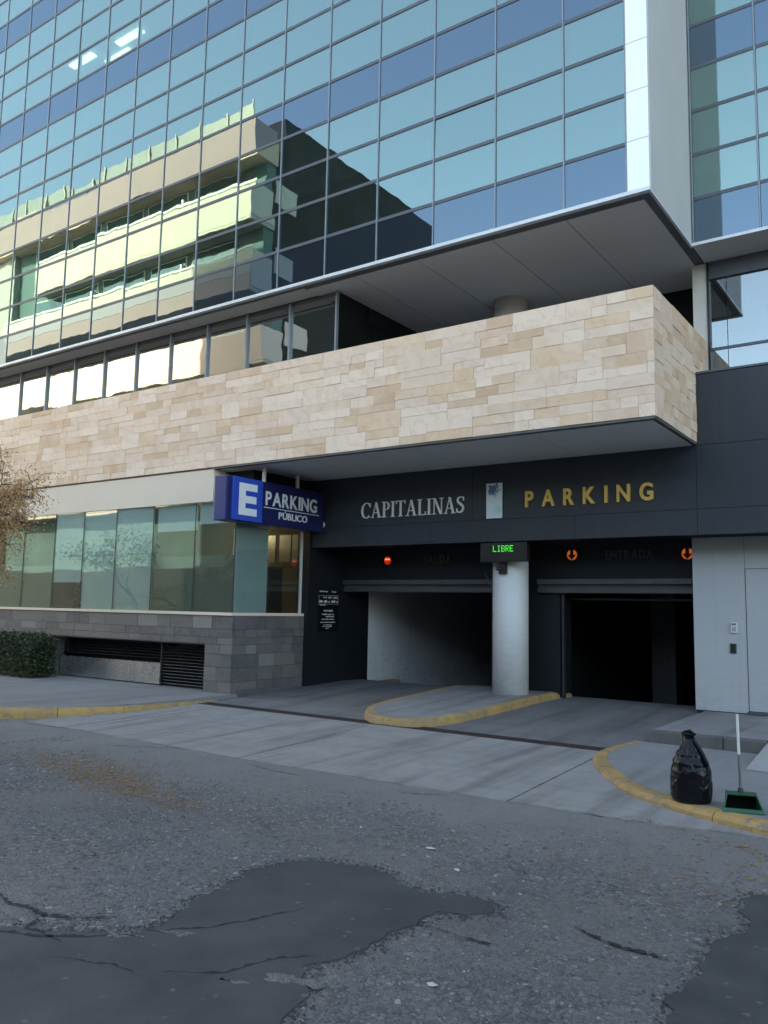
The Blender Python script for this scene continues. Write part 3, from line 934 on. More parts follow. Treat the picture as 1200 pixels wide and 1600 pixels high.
# hidden mass that casts the shade: roof, rear and ends
boxo('roof', 'soffit', B, XL, 40, YC + .05, 34, ROOF - .3, ROOF)
boxo('rear_wall', 'end_wall', B, XL, 40, 33.6, 34, -5, ROOF - .3)
boxo('side_wall', 'end_wall', B, XL, XL + .3, YC + .1, 33.6, -.1, ROOF - .3)
boxo('side_wall', 'end_wall', B, 39.7, 40, YF + .2, 33.6, -.1, ROOF - .3)

# --- curtain wall
mx = [-3.27, -4.12] + [-4.12 - 1.031 * k for k in range(1, 20)]
NR = 16
ztop = Z0 + ROW * NR
CW = empty('curtain_wall', (-13, YC, Z0), parent=B)
for x in mx: piece('mullion', 'mullion', CW, x - .010, x + .010, YC - .012, YC + .003, Z0, ztop)
for r in range(1, NR + 1):
    z = Z0 + ROW * r
    piece('transom', 'transom', CW, mx[-1] - .5, -3.272, YC - .006, YC + .05, z - (.026), z + .026)
for x in mx: piece('mullion_back', 'transom', CW, x - .025, x + .025, YC + .022, YC + .07, Z0, ztop)
rest = {'vision': MB(), 'spandrel': MB()}
npane = 0
rp = random.Random(21)
for ci in range(len(mx) - 1):
    xa, xb_ = mx[ci + 1] + .016, mx[ci] - .016
    for r in range(NR):
        za, zb = Z0 + ROW * r + .028, Z0 + ROW * (r + 1) - .028
        if r == 0: za = Z0
        mt = 'spandrel' if r % 4 == 0 else 'vision'
        if inview(((xa + xb_) / 2, YC, za), 90):
            rot = (R(rp.gauss(0, .10)), 0, R(rp.gauss(0, .10)))
            if r == 2 and ci == 2: rot = (R(-1.1), 0, 0)
            piece('spandrel_pane' if mt == 'spandrel' else 'glass_pane', mt, CW, xa, xb_, YC + .004, YC + .016, za, zb, rot)
            npane += 1
        else:
            rest[mt].box(xa, xb_, YC + .004, YC + .016, za, zb)
for k_, mb in rest.items():
    if mb.v: mb.build('far_panes', k_, CW, kind='stuff')
boxo('upper_storeys', 'spandrel', B, XL, XE, YC + .01, YC + .08, ztop, ROOF - .3)
boxo('left_storeys', 'spandrel', B, XL, mx[-1] - .5, YC + .02, YC + .09, -.1, ztop)
boxo('upper_storeys', 'spandrel', B, XE, 40, YF + .04, YF + .12, 16, ROOF - .3)
# office floors, blinds and lamps behind the glass
OF = MB()
for s_ in range(4):
    z = Z0 + ROW * 4 * s_
    OF.box(mx[-1] - .5, XE - .02, YC + .12, 16, z + .02, z + ROW - .06)
OF.build('floor_slab', 'room_pale', B)
boxo('office_rear_wall', 'room_pale', B, mx[-1] - .5, XE - .02, 16, 16.2, Z0, ztop + 2)
for ci in range(len(mx) - 1):
    for s_ in range(4):
        zt = Z0 + ROW * 4 * (s_ + 1) - .03; xa, xb_ = mx[ci + 1] + .05, mx[ci] - .05
        if not inview(((xa + xb_) / 2, YC, zt - 2), 150): continue
        drop = rp.choice((.55, 1.0, 1.05, 1.1, 1.25, 1.3)) if s_ < 2 else rp.choice((.3, .35, .9, 1.2))
        piece('roller_blind', 'blind', B, xa, xb_, YC + .13, YC + .14, zt - drop, zt)
for (x, y, z) in ((-12.6, 11.2, Z0 + ROW * 12 - .04), (-15.6, 11.3, Z0 + ROW * 12 - .04), (-17.3, 11.2, Z0 + ROW * 12 - .04), (-16.4, 11.6, Z0 + ROW * 12 - .04)):
    piece('ceiling_light', 'office_lamp', B, x - .45, x + .45, y - .09, y + .09, z - .03, z)

# white cladding strip on the tower's corner and the grey end wall
ew = boxo('end_wall', 'end_wall', B, XE - .28, XE, YC + .05, 16, 6.905, ROOF - .3)
for r in range(NR):
    piece('cladding_panel', 'white_metal', ew, -3.252, XE + .002, YC - .03, YC + .046, Z0 + ROW * r + .004, Z0 + ROW * (r + 1) - .004)
# bottom trim and soffit
so = boxo('soffit', 'soffit_dark', B, mx[-1] - .5, XE - .004, YC - .03, 13.4, 6.872, 6.90)
boxo('edge_trim', 'trim', so, mx[-1] - .5, XE + .012, YC - .06, YC + .02, 6.868, 6.918)
boxo('edge_trim', 'trim', so, XE - .02, XE + .014, YC + .022, YF + .02, 6.868, 6.903)
sx = [-8.75] + [-7.72, -6.55, -5.28, -4.16, XE - .12]
for a, b in zip(sx, sx[1:]): piece('soffit_panel', 'soffit', so, a + .006, b - .006, YC + .16, 13.38, 6.862, 6.871)
xx = mx[-1] - .4
while xx < -8.8:
    piece('soffit_panel', 'soffit', so, xx + .006, min(xx + 2.06, -8.75) - .006, YC + .10, 10.38, 6.862, 6.871); xx += 2.06
# strip window under the tower
sxm = [-8.33 - 1.03 * k for k in range(16)]
SWo = empty('strip_window', (-14, 10.4, 5), parent=B)
for x in sxm: piece('mullion', 'mullion', SWo, x - .016, x + .016, 10.35, 10.41, 5.0, 6.86)
boxo('window_header', 'transom', SWo, sxm[-1], -8.35, 10.40, 10.44, 6.78, 6.861)
for a, b in zip(sxm, sxm[1:]):
    piece('glass_pane', 'strip', SWo, b + .018, a - .018, 10.395, 10.407, 5.0, 6.78, (R(rp.gauss(0, .12)), 0, R(rp.gauss(0, .12))))
boxo('strip_room', 'garage', SWo, sxm[-1], -8.36, 11.2, 11.3, 5.0, 6.86)
# loggia: dark return glazing, dark back wall, floor
for a, b in ((10.42, 11.35), (11.37, 12.3), (12.32, 13.36)):
    piece('glass_pane', 'loggia', SWo, -8.345, -8.333, a, b, 5.0, 6.86)
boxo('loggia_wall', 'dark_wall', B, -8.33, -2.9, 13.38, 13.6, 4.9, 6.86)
boxo('loggia_floor', 'soffit', B, -8.3, XE - .3, 10.2, 13.38, 4.85, 4.95)
# round column, from the island up through the slabs
n = 40
for (z0_, z1_, nm) in ((.19, 2.72, 'column'), (4.95, 6.861, 'column')):
    m = MB(); m.tube([(-6.11, 12.36, z0_), (-6.11, 12.36, z1_)], [.292, .292], n); o = m.build(nm, 'column' if z0_ < 1 else 'pilaster', B)
    for p in o.data.polygons: p.use_smooth = len(p.vertices) == 4

# --- sandstone band
YB = 9.95; ZB0, ZB1 = 4.0, 5.655
BB = MB(); BB.box(mx[-1] - .5, XE - .03, YB + .03, 10.32, ZB0, ZB1 - .004); BB.box(XE - .33, XE - .03, 10.32, 12.6, ZB0 + .003, ZB1 - .007)
SB = BB.build('stone_band', 'plaster', B)
def ashlar(u0, u1, z0, z1, course, seed, wmin=.42, wmax=.9):
    r2 = random.Random(seed); out = []
    nco = round((z1 - z0) / course); hc = (z1 - z0) / nco
    for c in range(nco):
        u = u0 - r2.uniform(0, .4); za = z0 + c * hc
        while u < u1:
            w = r2.uniform(wmin, wmax); a, b = max(u, u0), min(u + w, u1)
            if b - a > .02:
                k = r2.random()
                if k < .12: out.append((a, b, za, za + hc))
                else:
                    zm = za + hc * r2.choice((.5, .5, .5, .42, .62))
                    for (q0, q1) in ((za, zm), (zm, za + hc)):
                        if r2.random() < .5 and b - a > .4:
                            mid = lerp(a, b, r2.uniform(.3, .7)); out.append((a, mid, q0, q1)); out.append((mid, b, q0, q1))
                        else: out.append((a, b, q0, q1))
            u += w
    return out
tiles = []
for (a, b, za, zb) in ashlar(mx[-1] - .5, XE, ZB0, ZB1, .276, 11): tiles.append(('f', a, b, za, zb, (a + b) / 2))
for (a, b, za, zb) in ashlar(YB + .034, 12.62, ZB0, ZB1, .276, 12, .3, .6): tiles.append(('s', a, b, za, zb, 0 - a * .05))
tiles.sort(key=lambda t: -t[5])
far = MB()
G_ = .0016
for i, (kd, a, b, za, zb, _) in enumerate(tiles):
    pr_ = rp.uniform(0, .012)
    bx = (a + G_, b - G_, YB - pr_, YB + .0295, za + G_, zb - G_) if kd == 'f' else (XE - .0295, XE + pr_, a + G_, b - G_, za + G_, zb - G_)
    if kd == 'f' and b > XE - .001: bx = (a + G_, XE + .0005, *bx[2:])
    if i < 300: piece('stone_tile', 'stone', SB, *bx)
    else: far.box(*bx)
far.build('far_stone_tiles', 'stone', SB, kind='stuff')
boxo('coping', 'stone', SB, mx[-1] - .5, XE - .002, YB + .002, 10.33, ZB1 - .003, ZB1 + .006)
bs = boxo('band_soffit', 'soffit_dark', B, -10.7, XE - .005, YB + .005, YF - .002, ZB0 - .03, ZB0 - .004)
for a, b in zip([-10.6, -8.6, -6.63, -4.66, XE - .06], [-8.6, -6.63, -4.66, XE - .06]): piece('soffit_panel', 'soffit', bs, a + .005, b - .005, YB + .10, YF - .004, ZB0 - .040, ZB0 - .031)

# --- charcoal fascia over the garage mouth (panels) and right wing wall
FA = boxo('fascia', 'door_seam', B, -9.965, 6.0, YF + .012, YF + .10, 2.705, ZB0 + .01)
fx = [-9.965, -7.35, -4.79, -2.99]
for a, b in zip([-9.965, -6.55, -2.99], [-6.55, -2.99, 0]): piece('fascia_panel', 'dark_panel', FA, a + .003, b - .003, YF, YF + .012, 3.063, 3.955)
for a, b in zip([-9.965, -7.35, -4.79, -2.99, -1.2], [-7.35, -4.79, -2.99, -1.2, 1]): piece('fascia_panel', 'dark_panel', FA, a + .003, b - .003, YF, YF + .012, 2.70, 3.057)
RWg = boxo('wing_wall', 'door_seam', B, XE + .02, 6.0, YF + .014, YF + .25, ZB0 + .012, 4.985)
for a, b in ((XE + .012, -.4), (-.4, 2), (2, 6)): piece('wing_panel', 'dark_panel', RWg, a + .004, b - .004, YF, YF + .0135, 3.962, 4.975)
boxo('wing_cap', 'transom', RWg, XE + .012, 6.0, YF - .012, YF + .3, 4.986, 5.015)
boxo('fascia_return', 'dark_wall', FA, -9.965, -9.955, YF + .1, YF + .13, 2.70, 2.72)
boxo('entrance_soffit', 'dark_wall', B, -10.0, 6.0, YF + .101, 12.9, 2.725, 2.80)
# upper wing: pale pilaster, recessed glazing, wing curtain wall above
boxo('pilaster', 'pilaster', B, -3.14, -2.935, 12.5, 12.9, 4.9, 6.86)
WG = boxo('wing_window', 'transom', B, -2.925, 6, 12.52, 12.56, 5.50, 5.54)
boxo('window_header', 'transom', WG, -2.925, 6, 12.50, 12.6, 6.60, 6.86)
boxo('jamb', 'black', WG, -2.935, -2.90, 12.48, 12.6, 4.95, 6.86)
for a, b in ((-2.9, -2.67), (-2.66, -1.2), (-1.19, .5), (.51, 3)):
    piece('glass_pane', 'wing_low', WG, a, b, 12.535, 12.545, 5.545, 6.60); piece('glass_pane', 'wing_low', WG, a, b, 12.535, 12.545, 4.95, 5.495)
boxo('wing_room', 'room_pale', B, -2.9, 6, 14, 14.1, 4.9, 6.9)
boxo('wing_slab', 'room_pale', B, -2.9, 6, YF + .3, 14, 4.80, 4.94)
wsf = boxo('wing_soffit', 'soffit', B, XE + .02, 6, YF - .02, 13.4, 6.872, 6.90)
boxo('edge_trim', 'trim', wsf, XE + .015, 6, YF - .05, YF - .021, 6.868, 6.912)
wx = [XE + .03, -2.05, -1.02, .01, 1.04, 2.07]
WC = empty('wing_curtain_wall', (0, YF, Z0), parent=B)
for x in wx: piece('mullion', 'mullion', WC, x - .010, x + .010, YF - .008, YF + .007, 6.92, 16)
for r in range(1, 13): piece('transom', 'transom', WC, XE + .03, 6, YF + .0, YF + .05, Z0 + ROW * r - .026, Z0 + ROW * r + .026)
for a, b in zip(wx, wx[1:]):
    for r in range(0, 8):
        mt = 'spandrel' if r % 4 == 0 else 'wing'
        piece('spandrel_pane' if r % 4 == 0 else 'glass_pane', mt, WC, a + .016, b - .016, YF + .008, YF + .02, Z0 + ROW * r + (.028 if r else 0), Z0 + ROW * (r + 1) - .028, (R(rp.gauss(0, .06)), 0, R(rp.gauss(0, .06))))
wb = MB()
for s_ in range(3): wb.box(XE + .03, 6, YF + .10, 16, Z0 + ROW * 4 * s_ + .02, Z0 + ROW * 4 * s_ + ROW - .06)
wb.build('floor_slab', 'room_pale', B)
boxo('office_rear_wall', 'room_pale', B, XE + .03, 6, 15.0, 15.2, Z0, 16)
for a, b in zip(wx, wx[1:]):
    for s_ in range(2): piece('roller_blind', 'blind', B, a + .05, b - .05, YF + .13, YF + .14, Z0 + ROW * 4 * (s_ + 1) - 2.0, Z0 + ROW * 4 * (s_ + 1) - .03)

# --- garage mouth
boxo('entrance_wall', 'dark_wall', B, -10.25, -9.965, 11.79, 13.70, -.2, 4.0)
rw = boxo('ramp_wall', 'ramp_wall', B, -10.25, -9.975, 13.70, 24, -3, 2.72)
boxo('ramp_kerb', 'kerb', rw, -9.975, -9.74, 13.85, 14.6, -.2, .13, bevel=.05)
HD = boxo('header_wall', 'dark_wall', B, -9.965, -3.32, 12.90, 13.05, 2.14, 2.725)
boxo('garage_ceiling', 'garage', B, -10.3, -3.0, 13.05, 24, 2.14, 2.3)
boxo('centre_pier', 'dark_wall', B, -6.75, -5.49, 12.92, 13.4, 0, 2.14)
boxo('centre_wall', 'garage', B, -6.9, -6.5, 13.4, 24, -3, 2.14)
boxo('garage_rear_wall', 'garage', B, -10.3, -3.0, 23.9, 24.2, -3, 2.14)
boxo('garage_side_wall', 'garage', B, -3.3, -3.0, 13.0, 24, -3, 2.3)
boxo('inner_column', 'bar_metal', B, -5.0, -4.55, 16.2, 16.7, -3, 2.14)
for (a, b) in ((-9.95, -6.62), (-5.85, -3.33)):
    rs = boxo('roller_shutter', 'bar_metal', B, a, b, 12.80, 12.895, 2.045, 2.135, bevel=.01)
    boxo('bottom_rail', 'bar_metal', rs, a, b, 12.83, 12.93, 1.905, 1.985, bevel=.01)
    boxo('curtain', 'garage', rs, a, b, 12.86, 12.90, 1.985, 2.045)
boxo('lintel_bar', 'bar_metal', B, -5.56, -3.33, 13.42, 13.47, 1.80, 1.835)
boxo('guide_rail', 'louvre', B, -5.47, -5.43, 12.95, 13.02, .19, 1.9)
# right: light grey metal wall with a door
YG = 12.6
GW = boxo('grey_wall', 'door_seam', B, -3.265, 6, YG + .012, YG + .14, .2, 2.724)
piece('wall_panel', 'grey_panel', GW, -3.265, -2.552, YG, YG + .0118, .235, 2.722)
piece('wall_panel', 'grey_panel', GW, -2.546, -1.55, YG, YG + .0118, 2.262, 2.722)
piece('wall_panel', 'grey_panel', GW, -1.544, 2, YG, YG + .0118, .235, 2.722)
boxo('wall_edge', 'grey_panel', GW, -3.268, -3.2655, YG + .0005, 13.0, .2, 2.722)
dg = boxo('door', 'grey_panel', B, -2.54, -1.56, YG + .002, YG + .011, .27, 2.254)
boxo('threshold', 'transom', dg, -2.56, -1.5, YG - .06, YG + .001, .232, .262)
boxo('handle', 'trim', dg, -1.70, -1.67, YG - .05, YG - .02, 1.1, 1.4)

# --- left ground floor: cream lintel, glazing, slate plinth
YP = 9.97
boxo('lintel', 'plaster', B, mx[-1] - .5, -10.66, YP, 10.25, 3.40, 3.97)
boxo('lintel', 'dark_wall', B, -10.655, -10.05, YP + .35, 11.79, 3.42, 3.965)
boxo('lintel_seam', 'soffit', B, -15.21, -15.2, YP - .002, YP, 3.41, 3.96)
SF = boxo('shop_front', 'plaster', B, mx[-1] - .5, -10.055, YP - .03, 10.24, 1.43, 1.478)
boxo('sill', 'plaster', SF, -10.24, -10.045, 10.24, 11.78, 1.43, 1.477)
wm = [-10.1, -11.10, -12.23, -13.31, -14.335, -15.30, -16.4, -17.5, -18.6, -19.7, -20.8, -21.9, -23]
for i, (b, a) in enumerate(zip(wm, wm[1:])):
    zt = 3.40 if b < -10.5 else 3.40
    piece('glass_pane', 'shop', SF, a + .004, b - .004, YP + .03, YP + .042, 1.48, zt, (R(rp.gauss(0, .15)), 0, R(rp.gauss(0, .15))))
    piece('glazing_joint', 'door_seam', SF, b - .009, b + .009, YP + .024, YP + .029, 1.48, 3.40)
    if i in (2, 3, 4):      # frosted all the way up
        piece('frosted_film', 'film', SF, a + .006, b - .006, YP + .050, YP + .053, 1.48 if i < 4 else 2.0, 2.52)
        piece('frosted_film', 'film_pale', SF, a + .006, b - .006, YP + .050, YP + .053, 2.524, 3.41)
    elif i in (0, 1):
        piece('frosted_film', 'film_dark', SF, a + .006, b - .006, YP + .050, YP + .053, 1.48, 2.45)
        piece('roller_blind', 'blind_white', SF, a + .03, b - .03, YP + .10, YP + .11, 2.92 if i == 1 else 3.02, 3.41)
    else:
        piece('frosted_film', 'film_dark', SF, a + .006, b - .006, YP + .050, YP + .053, 1.48, 2.35)
boxo('corner_mullion', 'pilaster', SF, -10.17, -10.10, YP + .055, YP + .11, 1.48, 2.9)
for (a, b, fm) in ((9.99, 10.82, 'film'), (10.83, 11.68, None)):
    piece('glass_pane', 'shop', SF, -10.095, -10.083, a + .004, b - .004, 1.48, 3.42)
    if fm: piece('frosted_film', fm, SF, -10.106, -10.103, a + .006, b - .006, 1.48, 3.41)
boxo('end_mullion', 'trim', SF, -10.11, -10.07, 11.685, 11.725, 1.48, 3.42)
# shop room
boxo('shop_floor', 'room_floor', B, -23.5, -10.26, 10.26, 17.0, 1.2, 1.42)
boxo('shop_ceiling', 'room', B, -23.5, -10.26, 10.26, 17.0, 3.42, 3.55)
boxo('shop_rear_wall', 'room', B, -23.5, -10.26, 17.0, 17.2, 1.2, 3.55)
boxo('shop_side_wall', 'room', B, -10.258, -10.251, 11.9, 17, 1.4, 3.6)
boxo('shop_partition', 'room', B, -12.4, -12.3, 12.6, 17, 1.42, 3.42)
boxo('shop_partition', 'room_pale', B, -15.6, -12.4, 12.6, 12.7, 1.42, 3.42)
# slate plinth
SL = MB(); SL.box(-10.70, -10.075, YP + .03, 10.3, -.05, 1.428); SL.box(-24, -10.70, YP + .03, 10.3, .92, 1.428); SL.box(-10.3, -10.075, 10.3, 11.79, -.05, 1.427); SL.box(-24, -15.2, YP + .03, 10.3, -.05, .92)
PLI = SL.build('slate_plinth', 'slate', B)
def tilerow(u0, u1, z0, z1, wmin, wmax, seed):
    r2 = random.Random(seed); u = u0; out = []
    while u < u1 - .01:
        w = r2.uniform(wmin, wmax); b = u + w
        if u1 - b < wmin * .6: b = u1
        out.append((u, b, z0, z1)); u = b
    return out
rows = [.09, .33, .56, .78, .94, 1.06, 1.20, 1.43]
for i, (a, b) in enumerate(zip(rows, rows[1:])):
    r2 = random.Random(i)
    front = tilerow(-10.70, -10.05, a, b, .26, .42, 50 + i) if b < .95 else tilerow(-18.6, -10.05, a, b, .28, .62, 50 + i)
    if b < .95: front += tilerow(-18.6, -15.2, a, b, .3, .6, 80 + i)
    for (u, w, z0_, z1_) in front: piece('slate_tile', 'slate', PLI, u + .0025, w - .0025, YP - rp.uniform(0, .006), YP + .0295, z0_ + .0025, z1_ - .0025)
    for (u, w, z0_, z1_) in tilerow(YP + .032, 11.785, a, b, .2, .4, 60 + i): piece('slate_tile', 'slate', PLI, -10.0745, -10.05 + rp.uniform(0, .006), u + .0025, w - .0025, z0_ + .0025, z1_ - .0025)
boxo('foot_block', 'stepblock', PLI, -10.04, -9.93, 10.1, 11.1, -.02, .19, bevel=.012, segs=1)
# ventilation recess under the shop window
VR = boxo('vent_recess', 'louvre', B, -15.2, -10.70, 10.46, 10.5, .08, .92)
boxo('recess_floor', 'stepblock', VR, -15.2, -10.70, 10.305, 10.46, .0, .135)
boxo('recess_top', 'louvre', VR, -15.2, -10.70, 10.31, 10.46, .90, .92)
for a, b in ((-15.15, -13.62), (-13.61, -12.06)): boxo('steel_panel', 'steel', VR, a, b, 10.20, 10.22, .15, .53)
for k in range(6): piece('louvre_slat', 'louvre', VR, -15.1, -12.05, 10.30, 10.40, .57 + k * .055, .585 + k * .055, (R(-35), 0, 0))
for k in range(13): piece('louvre_slat', 'louvre', VR, -12.03, -10.74, 10.18, 10.25, .16 + k * .055, .172 + k * .055, (R(-35), 0, 0))
boxo('louvre_frame', 'louvre', VR, -12.05, -12.02, 10.16, 10.24, .135, .90)
boxo('louvre_frame', 'louvre', VR, -10.75, -10.72, 10.16, 10.24, .135, .90)

# ================================================================== SIGNS AND FITTINGS
XS = -9.66
ps = empty('parking_sign', (XS - .14, 10.5, 2.97), 'navy projecting box sign with a white E and PARKING PÚBLICO', 'sign')
boxo('sign_box', ['sign_blue'], ps, XS - .28, XS, 9.345, 11.80, 2.97, 3.705, bevel=.012)
boxo('end_cap', 'sign_edge', ps, XS - .275, XS - .012, 9.318, 9.345, 2.972, 3.70, bevel=.008)
ep = boxo('letter_panel', 'sign_bright', ps, XS + .001, XS + .045, 9.435, 10.12, 2.985, 3.695, bevel=.006)
e = MB(); X_ = XS + .0455
ye, ze, we, he = 9.56, 3.075, .42, .53
e.box(X_, X_ + .006, ye, ye + .15, ze, ze + he)
for k, wd in ((0, we), (.5, we * .96), (1, we)):
    zz = ze + (he - .12) * k
    e.box(X_, X_ + .0061 + k * .0001, ye + .15, ye + wd, zz, zz + .12)
e.build('letter', 'sign_white', ep)
letters('PARKING', 'sign_white', ps, (XS + .003, 10.235, 3.315), (0, 1, 0), 1.36, .235, .012, .022, .09)
letters('PÚBLICO', 'sign_white', ps, (XS + .003, 10.575, 3.105), (0, 1, 0), .76, .115, .012, .018, .08)
boxo('rule', 'sign_white', ps, XS + .0008, XS + .008, 10.20, 11.66, 3.262, 3.275)
for y in (10.33, 11.20): MB().tube([(XS - .14, y, 3.70), (XS - .14, y, 3.965)], [.035, .035], 16).build('hanger', 'white_plastic', ps, smooth=False)

# serif letters for the wall lettering
def serif(ch):
    """strokes in a box of height 1: list of outlines; returns (polys, width)"""
    t, k, s_ = .135, .05, .045     # thick, thin, serif height
    P = []
    def bar(x0, z0, x1, z1, w): P.append([(x0 - w / 2, z0), (x0 + w / 2, z0), (x1 + w / 2, z1), (x1 - w / 2, z1)])
    def ser(xc, z, w): P.append([(xc - w / 2, z), (xc + w / 2, z), (xc + w / 2, z + s_), (xc - w / 2, z + s_)])
    def arc(cx, cz, rx, rz, a0, a1, tk, tn, n=14):
        for i in range(n):
            q = []
            for a in (a0 + (a1 - a0) * i / n, a0 + (a1 - a0) * (i + 1) / n):
                w = tn + (tk - tn) * abs(math.cos(a))
                q.append(((cx + rx * math.cos(a), cz + rz * math.sin(a)), (cx + (rx - w) * math.cos(a), cz + (rz - w * .8) * math.sin(a))))
            P.append([q[0][1], q[0][0], q[1][0], q[1][1]])
    if ch == 'C': arc(.42, .5, .40, .52, R(48), R(312), t, k, 22); bar(.70, .70, .70, .97, .045); return P, .74
    if ch == 'A': bar(.10, 0, .37, 1, k); bar(.64, 0, .37, 1, t); P.append([(.19, .30), (.56, .30), (.56, .35), (.19, .35)]); ser(.10, 0, .24); ser(.64, 0, .30); return P, .78
    if ch == 'P': bar(.17, 0, .17, 1, t); arc(.30, .73, .30, .27, R(-90), R(90), t, k, 14); P.append([(.1, .95), (.31, .95), (.31, 1), (.1, 1)]); P.append([(.1, .46), (.31, .46), (.31, .505), (.1, .505)]); ser(.17, 0, .32); ser(.12, .955, .2); return P, .62
    if ch == 'I': bar(.17, 0, .17, 1, t); ser(.17, 0, .32); ser(.17, .955, .32); return P, .34
    if ch == 'T': bar(.36, 0, .36, 1, t); P.append([(.02, .95), (.70, .95), (.70, 1), (.02, 1)]); bar(.04, .80, .035, 1, .045); bar(.68, .80, .685, 1, .045); ser(.36, 0, .32); return P, .72
    if ch == 'L': bar(.17, 0, .17, 1, t); P.append([(.1, 0), (.58, 0), (.58, .05), (.1, .05)]); bar(.575, 0, .585, .22, .05); ser(.17, .955, .32); return P, .62
    if ch == 'N': bar(.14, 0, .14, 1, k); bar(.66, 0, .66, 1, k); bar(.62, 0, .16, 1, t); ser(.14, 0, .26); ser(.66, .955, .26); ser(.10, .955, .2); return P, .80
    if ch == 'S':
        pts = [(.50, .80), (.46, .90), (.36, .965), (.26, .97), (.15, .92), (.10, .82), (.12, .70), (.22, .60), (.36, .50), (.47, .39), (.48, .25), (.42, .12), (.30, .04), (.18, .04), (.09, .11), (.05, .22)]
        for i in range(len(pts) - 1):
            a = Vector(pts[i]); b = Vector(pts[i + 1]); d = (b - a).normalized(); n_ = Vector((-d.y, d.x))
            w = lerp(k, t, max(0, 1 - abs((i + .5) - 7.5) / 6)) * .55
            P.append([tuple(a - n_ * w - d * .01), tuple(b - n_ * w + d * .01), tuple(b + n_ * w + d * .01), tuple(a + n_ * w - d * .01)])
        bar(.50, .74, .50, .98, .045); bar(.05, .03, .05, .28, .045); return P, .56
wlab = empty('wall_lettering', (-7.75, YF, 3.2), 'silver serif lettering CAPITALINAS on the charcoal fascia', 'lettering')
word = 'CAPITALINAS'; gw = .055
tot = sum(serif(c)[1] for c in word) + gw * (len(word) - 1)
W_, H_ = 2.12, .275
u = 0
for c in word:
    P, w = serif(c); m = MB()
    for j, q in enumerate(P):
        yo = YF - .022 - .0006 * (j % 24)
        pts = [(-8.815 + (u + x) * W_ / tot, yo, 3.195 + z * H_) for x, z in q]
        m.prism(pts[::-1], (0, YF - .003 - yo, 0))
    m.build('letter', 'silver_letter', wlab); u += w + gw
pk = empty('wall_lettering', (-4.58, YF, 3.23), 'gold block capitals PARKING on the charcoal fascia', 'lettering')
letters('PARKING', 'gold', pk, (-5.59, YF - .022, 3.228), (1, 0, 0), 2.0, .25, .04, .028, .50)
em = empty('emblem_panel', (-6.135, YF, 3.06), 'tall white panel with blue splash emblem between CAPITALINAS and PARKING', 'sign')
boxo('panel', 'emblem', em, -6.275, -5.995, YF - .045, YF - .012, 3.068, 3.642, bevel=.004, segs=1)
boxo('back_frame', 'trim', em, -6.25, -6.02, YF - .012, YF - .001, 3.1, 3.61)
sl = empty('wall_lettering', (-7.9, 12.9, 2.43), 'dark tarnished capitals SALIDA over the left garage opening', 'lettering')
letters('SALIDA', 'dark_letter', sl, (-8.12, 12.89, 2.445), (1, 0, 0), .56, .14, .018, .02, .12)
en = empty('wall_lettering', (-4.3, 12.9, 2.43), 'dark tarnished capitals ENTRADA over the right garage opening', 'lettering')
letters('ENTRADA', 'dark_letter', en, (-4.69, 12.89, 2.45), (1, 0, 0), .76, .145, .018, .02, .12)

def disc(m, x, y, z, r, d, n=28):
    pts = [(x + r * math.cos(2 * math.pi * i / n), y, z + r * math.sin(2 * math.pi * i / n)) for i in range(n)]
    m.prism(pts, (0, -d, 0)); return m
def signal(x, z, kind, label):
    o = empty('signal_lamp', (x, 12.9, z), label, 'signal light', 'round signal lamps over the garage openings')
    disc(MB(), x, 12.899, z, .10, .05).build('housing', 'black', o)
    if kind == 'arrow':
        disc(MB(), x, 12.848, z, .085, .008).build('lens', 'orange_lamp', o)
        m = MB(); y = 12.8395
        m.prism([(x - .028, y, z + .105), (x - .028, y, z + .0), (x - .075, y, z + .0), (x, y, z - .085), (x + .075, y, z + .0), (x + .028, y, z + .0), (x + .028, y, z + .105)], (0, -.006, 0))
        m.build('arrow', 'black', o)
    else:
        disc(MB(), x, 12.848, z, .075, .008).build('lens', 'red_lamp', o)
        MB().box(x - .055, x + .055, 12.831, 12.8395, z + .008, z + .038).build('bar', 'pale_lamp', o)
signal(-8.92, 2.50, 'bar', 'red round signal lamp with pale bar beside SALIDA')
signal(-5.24, 2.53, 'arrow', 'orange down-arrow signal lamp between the white column and ENTRADA')
signal(-3.40, 2.51, 'arrow', 'orange down-arrow signal lamp partly hidden at the light grey wall')

# LED display
ld = empty('led_display', (-6.0, 11.95, 2.36), 'black LED display reading LIBRE in green above the white column', 'display')
boxo('case', 'black', ld, -6.43, -5.60, 11.90, 12.02, 2.375, 2.69, bevel=.008)
boxo('screen', 'board_black', ld, -6.40, -5.63, 11.892, 11.899, 2.40, 2.668)
F57 = {'L': ['10000'] * 6 + ['11111'], 'I': ['01110', '00100', '00100', '00100', '00100', '00100', '01110'], 'B': ['11110', '10001', '10001', '11110', '10001', '10001', '11110'],
       'R': ['11110', '10001', '10001', '11110', '10100', '10010', '10001'], 'E': ['11111', '10000', '10000', '11110', '10000', '10000', '11111']}
u = -6.19; pt = .0122
for ch in 'LIBRE':
    m = MB()
    for r_, line in enumerate(F57[ch]):
        for c_, q in enumerate(line):
            if q == '1':
                x = u + c_ * pt; z = 2.625 - r_ * pt * 1.18
                m.box(x, x + .0098, 11.884, 11.8915, z, z + .011)
    m.build('character', 'led', ld); u += 6.1 * pt
boxo('bracket', 'bar_metal', ld, -5.66, -5.62, 11.96, 12.0, 2.69, 2.724)
boxo('bracket', 'bar_metal', ld, -6.40, -6.36, 11.96, 12.0, 2.69, 2.724)
cc = empty('security_camera', (-6.08, 11.98, 2.2), 'small black camera box below the LED display on the column', 'camera')
boxo('housing', 'black', cc, -6.145, -6.02, 11.99, 12.075, 2.19, 2.36, bevel=.01)
